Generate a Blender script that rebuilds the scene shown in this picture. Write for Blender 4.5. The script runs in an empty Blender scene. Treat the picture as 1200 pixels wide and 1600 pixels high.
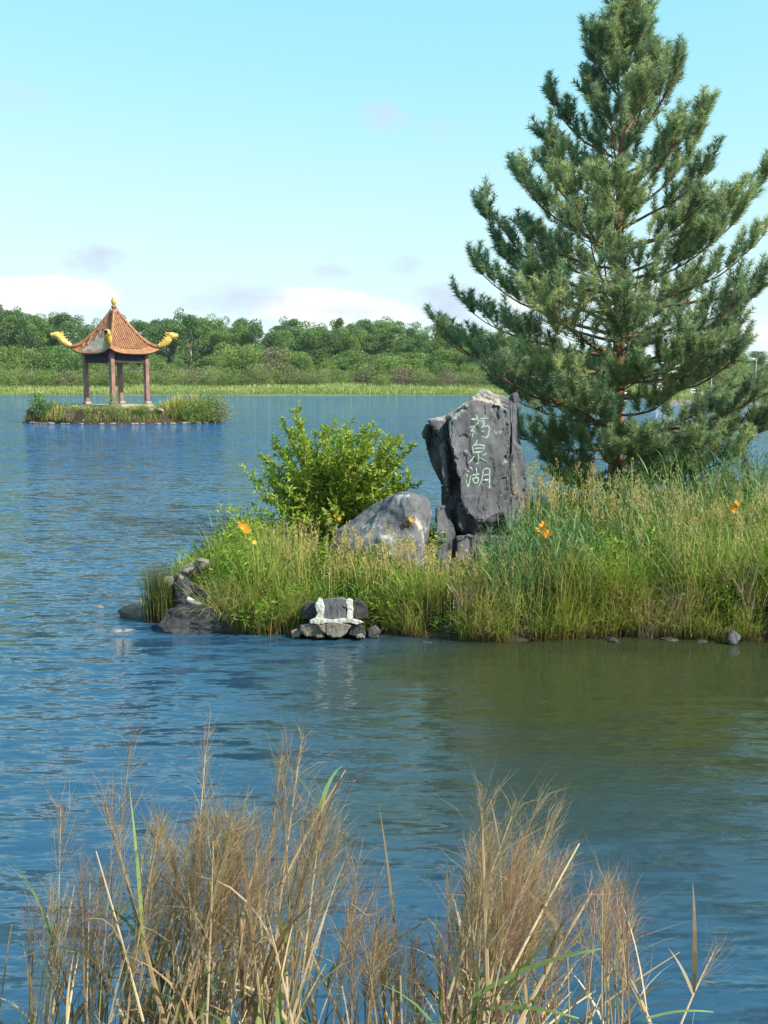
import bpy, bmesh, math, random
import numpy as np
from mathutils import Vector, noise as mnoise
from mathutils.bvhtree import BVHTree

R = math.radians
scene = bpy.context.scene
COL = scene.collection
rng = np.random.default_rng(7)
random.seed(7)

# ------------------------------------------------------------------ camera
CAM_H, PITCH, FPX = 3.0, R(7.125), 1600.0
cam_d = bpy.data.cameras.new('camera')
cam_d.sensor_fit = 'VERTICAL'
cam_d.sensor_height = 36.0
cam_d.lens = 36.0
cam_d.clip_start = 0.05
cam_d.clip_end = 6000
cam = bpy.data.objects.new('camera', cam_d)
COL.objects.link(cam)
cam.location = (0, 0, CAM_H)
cam.rotation_euler = (R(90) - PITCH, 0, 0)
scene.camera = cam

# ------------------------------------------------------------------ light
SUN_AZ, SUN_EL = R(62), R(40)          # to the right of and behind the camera
to_sun = Vector((math.sin(SUN_AZ) * math.cos(SUN_EL), -math.cos(SUN_AZ) * math.cos(SUN_EL), math.sin(SUN_EL)))
sun_d = bpy.data.lights.new('sun', 'SUN')
sun_d.energy = 4.0
sun_d.angle = R(0.5)
sun_d.color = (1.0, 0.93, 0.82)
sun = bpy.data.objects.new('sun', sun_d)
COL.objects.link(sun)
sun.rotation_euler = to_sun.to_track_quat('Z', 'Y').to_euler()
sun.location = to_sun * 50

world = bpy.data.worlds.new('World')
scene.world = world
world.use_nodes = True
wn, wl = world.node_tree.nodes, world.node_tree.links
wn.clear()


def wnode(t, **kw):
    n = wn.new(t)
    for k, v in kw.items():
        setattr(n, k, v)
    return n


sky = wnode('ShaderNodeTexSky', sky_type='NISHITA', sun_disc=False)
sky.sun_elevation = SUN_EL
sky.sun_rotation = math.pi - SUN_AZ
sky.altitude = 200
sky.air_density = 1.0
sky.dust_density = 0.6
sky.ozone_density = 1.0
# the phone's tone curve on the sky: bright horizon held back, cyan cast
s_in = wnode('ShaderNodeVectorMath', operation='SCALE')
s_in.inputs['Scale'].default_value = .15
wl.new(sky.outputs[0], s_in.inputs[0])
curv = wnode('ShaderNodeRGBCurve')
for ci, pts in enumerate((((.1, .11), (.245, .20), (.42, .315), (.70, .405), (1, .43)),
                          ((.2, .30), (.385, .425), (.62, .495), (.9, .522), (1, .525)),
                          ((.38, .45), (.61, .515), (.83, .54), (1, .545)))):
    c = curv.mapping.curves[ci]
    c.points[0].location = (0, 0)
    c.points[1].location = pts[-1]
    for p in pts[:-1]:
        c.points.new(*p)
curv.mapping.update()
wl.new(s_in.outputs[0], curv.inputs['Color'])
tint = wnode('ShaderNodeMix', data_type='RGBA', blend_type='MULTIPLY')
tint.inputs[0].default_value = 1.0
tint.inputs[7].default_value = (6.667, 6.667, 6.667, 1)
wl.new(curv.outputs[0], tint.inputs[6])
geo = wnode('ShaderNodeTexCoord')
sep = wnode('ShaderNodeSeparateXYZ')
wl.new(geo.outputs['Generated'], sep.inputs[0])


def wmath(op, a, b=None, clamp=False):
    m = wnode('ShaderNodeMath', operation=op)
    m.use_clamp = clamp
    for i, v in enumerate((a, b)):
        if v is None:
            continue
        if isinstance(v, (int, float)):
            m.inputs[i].default_value = v
        else:
            wl.new(v, m.inputs[i])
    return m.outputs[0]


azim = wmath('ARCTAN2', sep.outputs['X'], sep.outputs['Y'])
elev = wmath('ARCSINE', sep.outputs['Z'])
cvec = wnode('ShaderNodeCombineXYZ')
wl.new(wmath('MULTIPLY', azim, 1.0), cvec.inputs[0])
wl.new(wmath('MULTIPLY', elev, 2.2), cvec.inputs[1])
cn = wnode('ShaderNodeTexNoise')
cn.inputs['Scale'].default_value = 22
cn.inputs['Detail'].default_value = 6
cn.inputs['Roughness'].default_value = 0.55
wl.new(cvec.outputs[0], cn.inputs['Vector'])
cn2 = wnode('ShaderNodeTexNoise')
cn2.inputs['Scale'].default_value = 7
cn2.inputs['Detail'].default_value = 2
wl.new(cvec.outputs[0], cn2.inputs['Vector'])


def px_dir(px, py):
    f = Vector((0, math.cos(PITCH), -math.sin(PITCH)))
    u = Vector((0, math.sin(PITCH), math.cos(PITCH)))
    d = f + Vector((1, 0, 0)) * ((px - 600) / FPX) + u * ((800 - py) / FPX)
    return d.normalized()


def puff(px, py, wx, wy, soft):
    """a small cloud at one place of the sky: a soft ellipse broken up by noise"""
    d = px_dir(px, py)
    a0, e0 = math.atan2(d.x, d.y), math.asin(d.z)
    dx = wmath('DIVIDE', wmath('SUBTRACT', azim, a0), wx / FPX)
    dy = wmath('DIVIDE', wmath('SUBTRACT', elev, e0), wy / FPX)
    r2 = wmath('ADD', wmath('MULTIPLY', dx, dx), wmath('MULTIPLY', dy, dy))
    v = wmath('SUBTRACT', 1.0, r2)
    v = wmath('ADD', v, wmath('MULTIPLY', wmath('SUBTRACT', cn.outputs[0], 0.5), 2.6))
    return wmath('MULTIPLY', wmath('MAXIMUM', v, 0.0), soft, True)


def vmax(lst):
    o = lst[0]
    for v in lst[1:]:
        o = wmath('MAXIMUM', o, v)
    return o


white = vmax([puff(60, 462, 130, 34, 1.6), puff(490, 478, 110, 34, 1.6), puff(610, 492, 80, 26, .8), puff(1190, 525, 80, 40, .9),
              puff(-200, 450, 160, 50, 1), puff(1500, 500, 200, 50, 1), puff(820, 470, 60, 30, .8)])
grey = vmax([puff(142, 405, 50, 22, 1.1), puff(380, 466, 95, 28, .8), puff(600, 183, 48, 24, .7), puff(515, 424, 40, 12, .6),
             puff(630, 415, 30, 18, .6), puff(700, 470, 70, 34, .85), puff(20, 147, 60, 22, .22), puff(690, 205, 60, 22, .2),
             puff(540, 486, 60, 16, .5), puff(100, 482, 60, 14, .4), puff(1180, 545, 70, 22, .4)])
# thin scattered cloud band low over the whole horizon, like the strip in view
mixw = wnode('ShaderNodeMix', data_type='RGBA')
mixw.inputs[7].default_value = (3.8, 3.8, 3.78, 1)
wl.new(white, mixw.inputs[0])
wl.new(tint.outputs[2], mixw.inputs[6])
mixg = wnode('ShaderNodeMix', data_type='RGBA')
mixg.inputs[7].default_value = (2.25, 2.65, 3.2, 1)
wl.new(grey, mixg.inputs[0])
wl.new(mixw.outputs[2], mixg.inputs[6])
bg = wnode('ShaderNodeBackground')
bg.inputs[1].default_value = 0.15
wout = wnode('ShaderNodeOutputWorld')
wl.new(mixg.outputs[2], bg.inputs[0])
wl.new(bg.outputs[0], wout.inputs[0])

vs = scene.view_settings
vs.view_transform = 'Standard'
vs.look = 'None'
vs.exposure = 1.0
vs.gamma = 1
vs.use_curve_mapping = False
scene.cycles.max_bounces = 6
scene.cycles.transparent_max_bounces = 4
scene.cycles.use_denoising = True
scene.cycles.use_adaptive_sampling = True


# ------------------------------------------------------------------ helpers
def at(px, py, z=0.0):
    """point of the horizontal plane z seen at a photo pixel (measuring aid)"""
    d = px_dir(px, py)
    t = (z - CAM_H) / d.z
    return Vector((d.x * t, d.y * t, z))


def atd(px, py, y):
    d = px_dir(px, py)
    t = y / d.y
    return Vector((d.x * t, y, CAM_H + d.z * t))


def tag(o, label=None, cat=None, group=None, kind=None):
    if label: o['label'] = label
    if cat: o['category'] = cat
    if group: o['group'] = group
    if kind: o['kind'] = kind
    return o


def empty(name, loc=(0, 0, 0), rz=0.0):
    o = bpy.data.objects.new(name, None)
    COL.objects.link(o)
    o.empty_display_size = 0.2
    o.location = loc
    o.rotation_euler = (0, 0, rz)
    return o


def link(name, me, mat=None, parent=None):
    o = bpy.data.objects.new(name, me)
    COL.objects.link(o)
    if mat is not None:
        me.materials.append(mat)
    if parent is not None:
        o.parent = parent
    return o


def fastmesh(name, V, F, attrs=None, smooth=False):
    V = np.asarray(V, dtype=np.float32)
    me = bpy.data.meshes.new(name)
    me.vertices.add(len(V))
    me.vertices.foreach_set('co', V.ravel())
    F = [np.asarray(f, dtype=np.int32) for f in (F if isinstance(F, list) else [F])]
    nl = sum(f.size for f in F)
    npoly = sum(len(f) for f in F)
    me.loops.add(nl)
    me.loops.foreach_set('vertex_index', np.concatenate([f.ravel() for f in F]))
    me.polygons.add(npoly)
    starts, off = [], 0
    for f in F:
        k = f.shape[1]
        starts.append(off + np.arange(len(f)) * k)
        off += f.size
    me.polygons.foreach_set('loop_start', np.concatenate(starts).astype(np.int32))
    me.polygons.foreach_set('use_smooth', np.full(npoly, bool(smooth)))
    me.update(calc_edges=True)
    for k, a in (attrs or {}).items():
        at_ = me.attributes.new(k, 'FLOAT', 'POINT')
        at_.data.foreach_set('value', np.asarray(a, dtype=np.float32))
    return me


class Acc:
    """collects quads and triangles with tone / along attributes for one mesh"""

    def __init__(self):
        self.V, self.Q, self.T, self.tone, self.along, self.n = [], [], [], [], [], 0

    def add(self, V, F, tone=0.5, along=0.5):
        V = np.asarray(V, dtype=np.float32).reshape(-1, 3)
        F = np.asarray(F, dtype=np.int32)
        if len(F) == 0:
            return
        (self.Q if F.shape[1] == 4 else self.T).append(F + self.n)
        self.V.append(V)
        self.tone.append(np.broadcast_to(np.asarray(tone, dtype=np.float32), (len(V),)))
        self.along.append(np.broadcast_to(np.asarray(along, dtype=np.float32), (len(V),)))
        self.n += len(V)

    def build(self, name, mat, parent=None, smooth=False, origin=None):
        F = []
        if self.Q: F.append(np.concatenate(self.Q))
        if self.T: F.append(np.concatenate(self.T))
        V = np.concatenate(self.V)
        if origin is not None:
            V = V - np.asarray(origin, dtype=np.float32)
        me = fastmesh(name, V, F, {'tone': np.concatenate(self.tone), 'along': np.concatenate(self.along)}, smooth)
        o = link(name, me, mat, parent)
        if origin is not None and parent is None:
            o.location = origin
        return o


def tube(pts, radii, sides=6, cap=True):
    P = np.asarray([tuple(p) for p in pts], dtype=np.float64)
    n = len(P)
    T = np.gradient(P, axis=0)
    T /= np.linalg.norm(T, axis=1, keepdims=True) + 1e-9
    ref = np.array([0.0, 0, 1]) if abs(T[0][2]) < 0.9 else np.array([1.0, 0, 0])
    A = np.cross(T, ref)
    A /= np.linalg.norm(A, axis=1, keepdims=True) + 1e-9
    B = np.cross(T, A)
    ang = np.arange(sides) * 2 * math.pi / sides
    r = np.broadcast_to(np.asarray(radii, dtype=np.float64), (n,))
    V = P[:, None, :] + r[:, None, None] * (np.cos(ang)[None, :, None] * A[:, None, :] + np.sin(ang)[None, :, None] * B[:, None, :])
    V = V.reshape(-1, 3)
    i = np.arange(n - 1)[:, None] * sides
    j = np.arange(sides)[None, :]
    j2 = (j + 1) % sides
    F = np.stack([i + j, i + j2, i + sides + j2, i + sides + j], axis=-1).reshape(-1, 4)
    return V, F


def blades(base, az, tilt, bend, L, W, tone, segs=4, power=1.4, roll=None, tipw=0.05, droop=None):
    """N tapered bent strips: vectorised grass blades / leaves"""
    N = len(base)
    base = np.asarray(base, dtype=np.float64)
    f = lambda v: np.broadcast_to(np.asarray(v, dtype=np.float64), (N,))
    az, tilt, bend, L, W, tone = map(f, (az, tilt, bend, L, W, tone))
    s = np.linspace(0, 1, segs + 1)
    sm = (s[:-1] + s[1:]) / 2
    th = tilt[:, None] + bend[:, None] * sm[None, :] ** power
    step = (L / segs)[:, None]
    dh, dv = np.sin(th) * step, np.cos(th) * step
    hx = np.concatenate([np.zeros((N, 1)), np.cumsum(dh, 1)], 1)
    hz = np.concatenate([np.zeros((N, 1)), np.cumsum(dv, 1)], 1)
    P = np.stack([base[:, 0:1] + hx * np.cos(az)[:, None], base[:, 1:2] + hx * np.sin(az)[:, None], base[:, 2:3] + hz], -1)
    wa = az + math.pi / 2 + (rng.uniform(-.9, .9, N) if roll is None else f(roll))
    wv = np.stack([np.cos(wa), np.sin(wa), rng.uniform(-.25, .25, N)], -1)
    prof = np.clip(np.minimum(0.55 + 2.2 * s, 1.0) * (1 - s ** 2.2), tipw, 1)
    off = wv[:, None, :] * (W[:, None] * 0.5 * prof[None, :])[:, :, None]
    V = np.stack([P - off, P + off], 2).reshape(-1, 3)
    k = np.arange(N)[:, None] * (segs + 1) * 2
    i = np.arange(segs)[None, :] * 2
    F = np.stack([k + i, k + i + 1, k + i + 3, k + i + 2], -1).reshape(-1, 4)
    return V, F, np.repeat(tone, (segs + 1) * 2), np.tile(np.repeat(s, 2), N)


def leaves(pos, dirs, L, W, tone, up=None):
    """N flat pointed leaves (two bent quads as a diamond) along directions"""
    N = len(pos)
    pos = np.asarray(pos, dtype=np.float64)
    d = np.asarray(dirs, dtype=np.float64)
    d = d / (np.linalg.norm(d, axis=1, keepdims=True) + 1e-9)
    rv = rng.normal(size=(N, 3)) if up is None else up
    w = np.cross(d, rv)
    w /= np.linalg.norm(w, axis=1, keepdims=True) + 1e-9
    nn = np.cross(d, w)
    L = np.broadcast_to(np.asarray(L, dtype=np.float64), (N,))[:, None]
    W = np.broadcast_to(np.asarray(W, dtype=np.float64), (N,))[:, None]
    a = pos
    b = pos + d * L * .5 + w * W * .5 + nn * L * .05
    c = pos + d * L - nn * L * .08
    e = pos + d * L * .5 - w * W * .5 + nn * L * .05
    V = np.stack([a, b, c, e], 1).reshape(-1, 3)
    k = np.arange(N)[:, None] * 4
    F = np.concatenate([k + np.array([0, 1, 2]), k + np.array([0, 2, 3])], 1).reshape(-1, 3)
    return V, F, np.repeat(np.broadcast_to(np.asarray(tone), (N,)), 4), np.tile([0, .5, 1, .5], N)


def smooth01(a, b, x):
    t = np.clip((x - a) / (b - a), 0, 1)
    return t * t * (3 - 2 * t)


def fbm(P, scale, octs=4, seed=0.0):
    out = np.zeros(len(P))
    for i, p in enumerate(P):
        out[i] = mnoise.fractal(Vector((p[0] * scale + seed, p[1] * scale + seed * .7, p[2] * scale - seed)), 1.0, 2.0, octs)
    return out


# ------------------------------------------------------------------ materials
def mat_new(name):
    m = bpy.data.materials.new(name)
    m.use_nodes = True
    nt = m.node_tree
    nt.nodes.clear()
    out = nt.nodes.new('ShaderNodeOutputMaterial')
    return m, nt, out


def ramp_node(nt, stops, interp='LINEAR'):
    r = nt.nodes.new('ShaderNodeValToRGB')
    r.color_ramp.interpolation = interp
    els = r.color_ramp.elements
    while len(els) < len(stops):
        els.new(0.5)
    for e, (p, c) in zip(els, stops):
        e.position = p
        e.color = (*c, 1)
    return r


def leafmat(name, stops, base_col=None, trans=0.3, rough=0.55, base_to=0.35, spec=0.25):
    m, nt, out = mat_new(name)
    N, Lk = nt.nodes, nt.links
    a = N.new('ShaderNodeAttribute'); a.attribute_name = 'tone'
    r = ramp_node(nt, stops)
    Lk.new(a.outputs['Fac'], r.inputs[0])
    col = r.outputs[0]
    if base_col is not None:
        b = N.new('ShaderNodeAttribute'); b.attribute_name = 'along'
        mr = N.new('ShaderNodeMapRange')
        mr.inputs[1].default_value = 0.0
        mr.inputs[2].default_value = base_to
        Lk.new(b.outputs['Fac'], mr.inputs[0])
        mx = N.new('ShaderNodeMix'); mx.data_type = 'RGBA'
        mx.inputs[6].default_value = (*base_col, 1)
        Lk.new(mr.outputs[0], mx.inputs[0])
        Lk.new(col, mx.inputs[7])
        col = mx.outputs[2]
    p = N.new('ShaderNodeBsdfPrincipled')
    p.inputs['Roughness'].default_value = rough
    p.inputs['Specular IOR Level'].default_value = spec
    Lk.new(col, p.inputs['Base Color'])
    t = N.new('ShaderNodeBsdfTranslucent')
    Lk.new(col, t.inputs['Color'])
    mix = N.new('ShaderNodeMixShader')
    mix.inputs[0].default_value = trans
    Lk.new(p.outputs[0], mix.inputs[1])
    Lk.new(t.outputs[0], mix.inputs[2])
    Lk.new(mix.outputs[0], out.inputs[0])
    return m


def surfmat(name, c1, c2, scale=4.0, rough=0.8, bump=0.2, c3=None, bscale=None, detail=6, spec=0.3, stretch=(1, 1, 1), lo=.35, hi=.65, dist=0.03):
    m, nt, out = mat_new(name)
    N, Lk = nt.nodes, nt.links
    tc = N.new('ShaderNodeTexCoord')
    mp = N.new('ShaderNodeMapping')
    mp.inputs['Scale'].default_value = stretch
    Lk.new(tc.outputs['Object'], mp.inputs[0])
    n = N.new('ShaderNodeTexNoise')
    n.inputs['Scale'].default_value = scale
    n.inputs['Detail'].default_value = detail
    n.inputs['Roughness'].default_value = 0.62
    Lk.new(mp.outputs[0], n.inputs['Vector'])
    stops = [(lo, c1), (hi, c2)]
    if c3 is not None:
        stops.append((min(hi + .12, 1), c3))
    r = ramp_node(nt, stops)
    Lk.new(n.outputs[0], r.inputs[0])
    p = N.new('ShaderNodeBsdfPrincipled')
    p.inputs['Roughness'].default_value = rough
    p.inputs['Specular IOR Level'].default_value = spec
    Lk.new(r.outputs[0], p.inputs['Base Color'])
    if bump > 0:
        n2 = N.new('ShaderNodeTexNoise')
        n2.inputs['Scale'].default_value = bscale or scale * 3
        n2.inputs['Detail'].default_value = 8
        Lk.new(mp.outputs[0], n2.inputs['Vector'])
        b = N.new('ShaderNodeBump')
        b.inputs['Strength'].default_value = bump
        b.inputs['Distance'].default_value = dist
        Lk.new(n2.outputs[0], b.inputs['Height'])
        Lk.new(b.outputs[0], p.inputs['Normal'])
    Lk.new(p.outputs[0], out.inputs[0])
    return m


M = {}
M['soil'] = surfmat('soil', (.025, .02, .013), (.06, .048, .03), 3, .95, .4)
M['marsh'] = surfmat('marsh_ground', (.10, .12, .035), (.16, .17, .06), .15, .95, 0)
M['basalt'] = surfmat('basalt', (.058, .061, .070), (.128, .132, .145), 2.2, .8, .7, c3=(.33, .31, .28), bscale=9, dist=.04, stretch=(1, 1, .55))
M['greyblock'] = surfmat('grey_block', (.095, .096, .105), (.15, .152, .165), 4, .85, .4, bscale=14, dist=.02)
M['stained'] = surfmat('stained_basalt', (.07, .072, .078), (.145, .147, .155), 3.1, .85, .5, c3=(.6, .58, .54), lo=.3, hi=.57, bscale=9, dist=.04)
M['basalt_dark'] = surfmat('basalt_dark', (.03, .03, .032), (.08, .077, .075), 3.5, .75, .6, c3=(.16, .15, .135), bscale=12, dist=.04)
M['fieldstone'] = surfmat('fieldstone', (.16, .13, .10), (.30, .26, .21), 3.0, .9, .4, bscale=10)
M['mortar'] = surfmat('white_mortar', (.42, .39, .33), (.68, .66, .6), 7, .9, .5, bscale=22, dist=.02)
M['glyph'] = surfmat('pale_green_paint', (.20, .31, .25), (.34, .46, .38), 18, .7, 0)
M['dropping'] = surfmat('white_lichen', (.5, .49, .46), (.7, .69, .66), 12, .9, 0)
M['bark'] = surfmat('pine_bark', (.10, .06, .04), (.30, .16, .085), 5, .9, .6, stretch=(2, 2, .6), bscale=12)
M['twig'] = surfmat('pine_twig', (.12, .075, .045), (.26, .15, .085), 9, .9, .2)
M['farbark'] = surfmat('pale_bark', (.25, .21, .17), (.5, .46, .4), 2, .9, 0)
M['tile'] = surfmat('orange_glazed_tile', (.20, .088, .042), (.37, .175, .08), 3.2, .6, 0, c3=(.55, .34, .13), spec=.5)
M['gold'] = surfmat('yellow_glaze', (.55, .29, .04), (.82, .55, .12), 4, .35, .2, spec=.5)
M['roofmortar'] = surfmat('bare_roof_mortar', (.23, .2, .16), (.42, .36, .29), 3, .95, .3, stretch=(1, 1, 3))
M['column'] = surfmat('faded_red_column_paint', (.21, .11, .09), (.35, .20, .17), 2.4, .85, .1, c3=(.48, .37, .33), stretch=(1, 1, .6))
M['beam'] = surfmat('dark_painted_beam', (.015, .02, .035), (.035, .038, .05), 4, .7, 0, c3=(.18, .08, .06))
M['eaveunder'] = surfmat('eave_underside', (.07, .045, .035), (.14, .085, .06), 4, .9, 0)
M['concrete'] = surfmat('pale_concrete', (.3, .25, .2), (.45, .4, .34), 1.5, .9, .2)
M['steel'] = surfmat('grey_steel', (.5, .5, .5), (.62, .62, .62), 4, .5, 0)
M['whitewall'] = surfmat('white_wall', (.72, .72, .71), (.82, .82, .8), 2, .8, 0)
M['redroof'] = surfmat('red_sheet_roof', (.42, .14, .10), (.5, .2, .15), 2, .7, 0)
M['glassdark'] = surfmat('dark_window_glass', (.03, .04, .05), (.05, .06, .08), 2, .15, 0, spec=.6)
M['petal'] = leafmat('orange_petal', [(0, (.85, .30, .02)), (1, (.9, .5, .04))], trans=.35)
M['petaly'] = leafmat('yellow_petal', [(0, (.8, .55, .02)), (1, (.88, .68, .08))], trans=.35)
M['needle'] = leafmat('pine_needles', [(0, (.13, .21, .12)), (.5, (.28, .38, .18)), (1, (.46, .51, .21))], trans=.38, rough=.45, spec=.35)
M['bushleaf'] = leafmat('bush_leaf', [(0, (.15, .25, .03)), (.5, (.30, .42, .05)), (1, (.48, .54, .10))], trans=.45, rough=.5)
M['stem'] = leafmat('woody_stem', [(0, (.09, .06, .03)), (1, (.2, .14, .07))], trans=0.0, rough=.85)
M['sedge'] = leafmat('sedge', [(0, (.11, .22, .025)), (.5, (.26, .37, .05)), (.8, (.44, .44, .11)), (1, (.56, .44, .2))], base_col=(.26, .17, .07), trans=.38, base_to=.6)
M['reed'] = leafmat('reed_leaf', [(0, (.075, .16, .06)), (.55, (.19, .30, .10)), (.85, (.33, .38, .11)), (1, (.46, .38, .15))], base_col=(.22, .17, .07), trans=.32, base_to=.2)
M['dry'] = leafmat('dry_stalk', [(0, (.17, .11, .055)), (.5, (.40, .29, .16)), (1, (.66, .54, .34))], trans=.2, rough=.6)
M['seedhead'] = leafmat('straw_seed_head', [(0, (.28, .22, .08)), (.6, (.48, .40, .15)), (1, (.62, .52, .24))], trans=.3)
M['plume'] = leafmat('seed_plume', [(0, (.20, .125, .075)), (.35, (.33, .22, .12)), (.6, (.43, .32, .17)), (.75, (.30, .28, .11)), (1, (.42, .2, .18))], trans=.3, rough=.6)
M['weed'] = leafmat('weed_leaf', [(0, (.07, .16, .02)), (.6, (.17, .31, .03)), (1, (.36, .44, .06))], trans=.35)
M['darkgrass'] = leafmat('dark_grass', [(0, (.06, .09, .02)), (.7, (.13, .15, .04)), (1, (.24, .2, .08))], base_col=(.10, .07, .04), trans=.25)
M['treedark'] = leafmat('dark_tree_leaf', [(0, (.075, .145, .055)), (.6, (.13, .225, .075)), (1, (.19, .29, .09))], trans=.25, rough=.6)
M['treemid'] = leafmat('mid_tree_leaf', [(0, (.105, .19, .055)), (.6, (.18, .29, .075)), (1, (.26, .36, .10))], trans=.3, rough=.6)
M['treelight'] = leafmat('light_tree_leaf', [(0, (.13, .21, .05)), (.6, (.23, .335, .075)), (1, (.33, .42, .11))], trans=.3, rough=.6)
M['shrubolive'] = leafmat('olive_shrub_leaf', [(0, (.15, .20, .065)), (.6, (.25, .31, .10)), (1, (.35, .39, .15))], trans=.3, rough=.6)
M['shrubbrown'] = leafmat('bare_shrub_twigs', [(0, (.16, .12, .085)), (1, (.27, .21, .15))], trans=.1, rough=.8)
M['marshgrass'] = leafmat('marsh_grass', [(0, (.17, .26, .06)), (.6, (.28, .36, .10)), (1, (.40, .43, .17))], trans=.3)


def water_material():
    m, nt, out = mat_new('lake_water')
    N, Lk = nt.nodes, nt.links
    g = N.new('ShaderNodeNewGeometry')

    def vec(scale, seed):
        mp = N.new('ShaderNodeMapping')
        mp.inputs['Scale'].default_value = scale
        mp.inputs['Location'].default_value = (seed, seed * 1.7, 0)
        mp.inputs['Rotation'].default_value = (0, 0, R(seed % 7 - 3) * 2)
        Lk.new(g.outputs['Position'], mp.inputs[0])
        return mp.outputs[0]

    def layer(scale, amp, seed, detail=1.5):
        n = N.new('ShaderNodeTexNoise')
        n.inputs['Scale'].default_value = 1.0
        n.inputs['Detail'].default_value = detail
        n.inputs['Roughness'].default_value = .5
        n.inputs['Distortion'].default_value = .35
        Lk.new(vec(scale, seed), n.inputs['Vector'])
        s = N.new('ShaderNodeVectorMath'); s.operation = 'SUBTRACT'
        s.inputs[1].default_value = (.5, .5, .5)
        Lk.new(n.outputs['Color'], s.inputs[0])
        k = N.new('ShaderNodeVectorMath'); k.operation = 'MULTIPLY'
        k.inputs[1].default_value = (amp * .45, amp, 0)
        Lk.new(s.outputs[0], k.inputs[0])
        return k.outputs[0]

    def vadd(a, b):
        n = N.new('ShaderNodeVectorMath'); n.operation = 'ADD'
        Lk.new(a, n.inputs[0]); Lk.new(b, n.inputs[1])
        return n.outputs[0]

    waves = vadd(vadd(layer((.55, 2.2, 1), .60, 3.0), layer((1.7, 7.0, 1), 1.6, 11.0, 3)), layer((6, 24, 1), 1.3, 23.0, 2))
    # wind: streaky gusts everywhere, and a sheltered patch in the lee of the island
    gn = N.new('ShaderNodeTexNoise')
    gn.inputs['Scale'].default_value = 1
    gn.inputs['Detail'].default_value = 3
    Lk.new(vec((.035, .10, 1), 5.0), gn.inputs['Vector'])
    gm = N.new('ShaderNodeMapRange')
    gm.inputs[1].default_value = .35; gm.inputs[2].default_value = .65
    gm.inputs[3].default_value = .75; gm.inputs[4].default_value = 1.15
    Lk.new(gn.outputs[0], gm.inputs[0])
    sp = N.new('ShaderNodeSeparateXYZ')
    Lk.new(g.outputs['Position'], sp.inputs[0])
    ln = N.new('ShaderNodeTexNoise')
    ln.inputs['Scale'].default_value = 1
    ln.inputs['Detail'].default_value = 3
    Lk.new(vec((.25, .8, 1), 9.0), ln.inputs['Vector'])

    def mth(op, a, b):
        n = N.new('ShaderNodeMath'); n.operation = op
        for i, v in enumerate((a, b)):
            if isinstance(v, (int, float)): n.inputs[i].default_value = v
            else: Lk.new(v, n.inputs[i])
        return n.outputs[0]

    def mrange(v, a, b, c, d):
        n = N.new('ShaderNodeMapRange')
        n.interpolation_type = 'SMOOTHSTEP'
        for i, q in enumerate((a, b, c, d)): n.inputs[i + 1].default_value = q
        Lk.new(v, n.inputs[0])
        return n.outputs[0]

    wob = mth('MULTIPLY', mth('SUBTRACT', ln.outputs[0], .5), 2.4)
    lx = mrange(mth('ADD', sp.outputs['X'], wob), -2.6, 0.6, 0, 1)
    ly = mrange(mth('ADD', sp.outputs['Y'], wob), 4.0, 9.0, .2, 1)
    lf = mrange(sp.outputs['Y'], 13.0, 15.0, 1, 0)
    lee = mth('MULTIPLY', mth('MULTIPLY', lx, ly), lf)
    bankside = mrange(mth('ADD', sp.outputs['Y'], mth('MULTIPLY', wob, .4)), 8.6, 11.0, 0, .16)
    calm = mth('SUBTRACT', 1.0, mth('MULTIPLY', lee, mth('ADD', bankside, .72)))
    far = mrange(sp.outputs['Y'], 14.0, 60.0, 1.0, 3.2)
    amp = mth('MULTIPLY', mth('MULTIPLY', gm.outputs[0], calm), far)
    sc = N.new('ShaderNodeVectorMath'); sc.operation = 'SCALE'
    Lk.new(waves, sc.inputs[0]); Lk.new(amp, sc.inputs['Scale'])
    up = N.new('ShaderNodeVectorMath'); up.operation = 'ADD'
    up.inputs[1].default_value = (0, 0, 1)
    Lk.new(sc.outputs[0], up.inputs[0])
    nm = N.new('ShaderNodeVectorMath'); nm.operation = 'NORMALIZE'
    Lk.new(up.outputs[0], nm.inputs[0])
    p = N.new('ShaderNodeBsdfPrincipled')
    # olive is painted-in pine reflection plus silty shallows, the open lake is deep blue
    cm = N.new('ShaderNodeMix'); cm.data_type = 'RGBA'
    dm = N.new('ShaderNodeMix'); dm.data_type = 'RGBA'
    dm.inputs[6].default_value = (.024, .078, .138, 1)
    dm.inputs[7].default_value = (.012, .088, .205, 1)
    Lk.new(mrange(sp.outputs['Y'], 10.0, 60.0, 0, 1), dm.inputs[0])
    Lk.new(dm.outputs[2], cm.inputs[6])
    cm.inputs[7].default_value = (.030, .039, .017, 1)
    silt_reflection = mth('MULTIPLY', mth('MULTIPLY', mrange(mth('ADD', sp.outputs['X'], wob), -2.2, 1.2, 0, 1), mrange(mth('ADD', sp.outputs['Y'], wob), 4.6, 8.8, .12, 1)), lf)
    Lk.new(silt_reflection, cm.inputs[0])
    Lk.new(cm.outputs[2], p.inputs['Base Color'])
    p.inputs['Roughness'].default_value = .06
    Lk.new(mrange(sp.outputs['Y'], 14.0, 50.0, .5, .36), p.inputs['Specular IOR Level'])
    p.inputs['IOR'].default_value = 1.333
    Lk.new(nm.outputs[0], p.inputs['Normal'])
    Lk.new(p.outputs[0], out.inputs[0])
    return m


M['water'] = water_material()

# ------------------------------------------------------------------ water and terrain
def grid(x0, x1, y0, y1, nx, ny):
    X, Y = np.meshgrid(np.linspace(x0, x1, nx), np.linspace(y0, y1, ny))
    i = np.arange(ny - 1)[:, None] * nx + np.arange(nx - 1)[None, :]
    F = np.stack([i, i + 1, i + nx + 1, i + nx], -1).reshape(-1, 4)
    return X.ravel(), Y.ravel(), F


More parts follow.
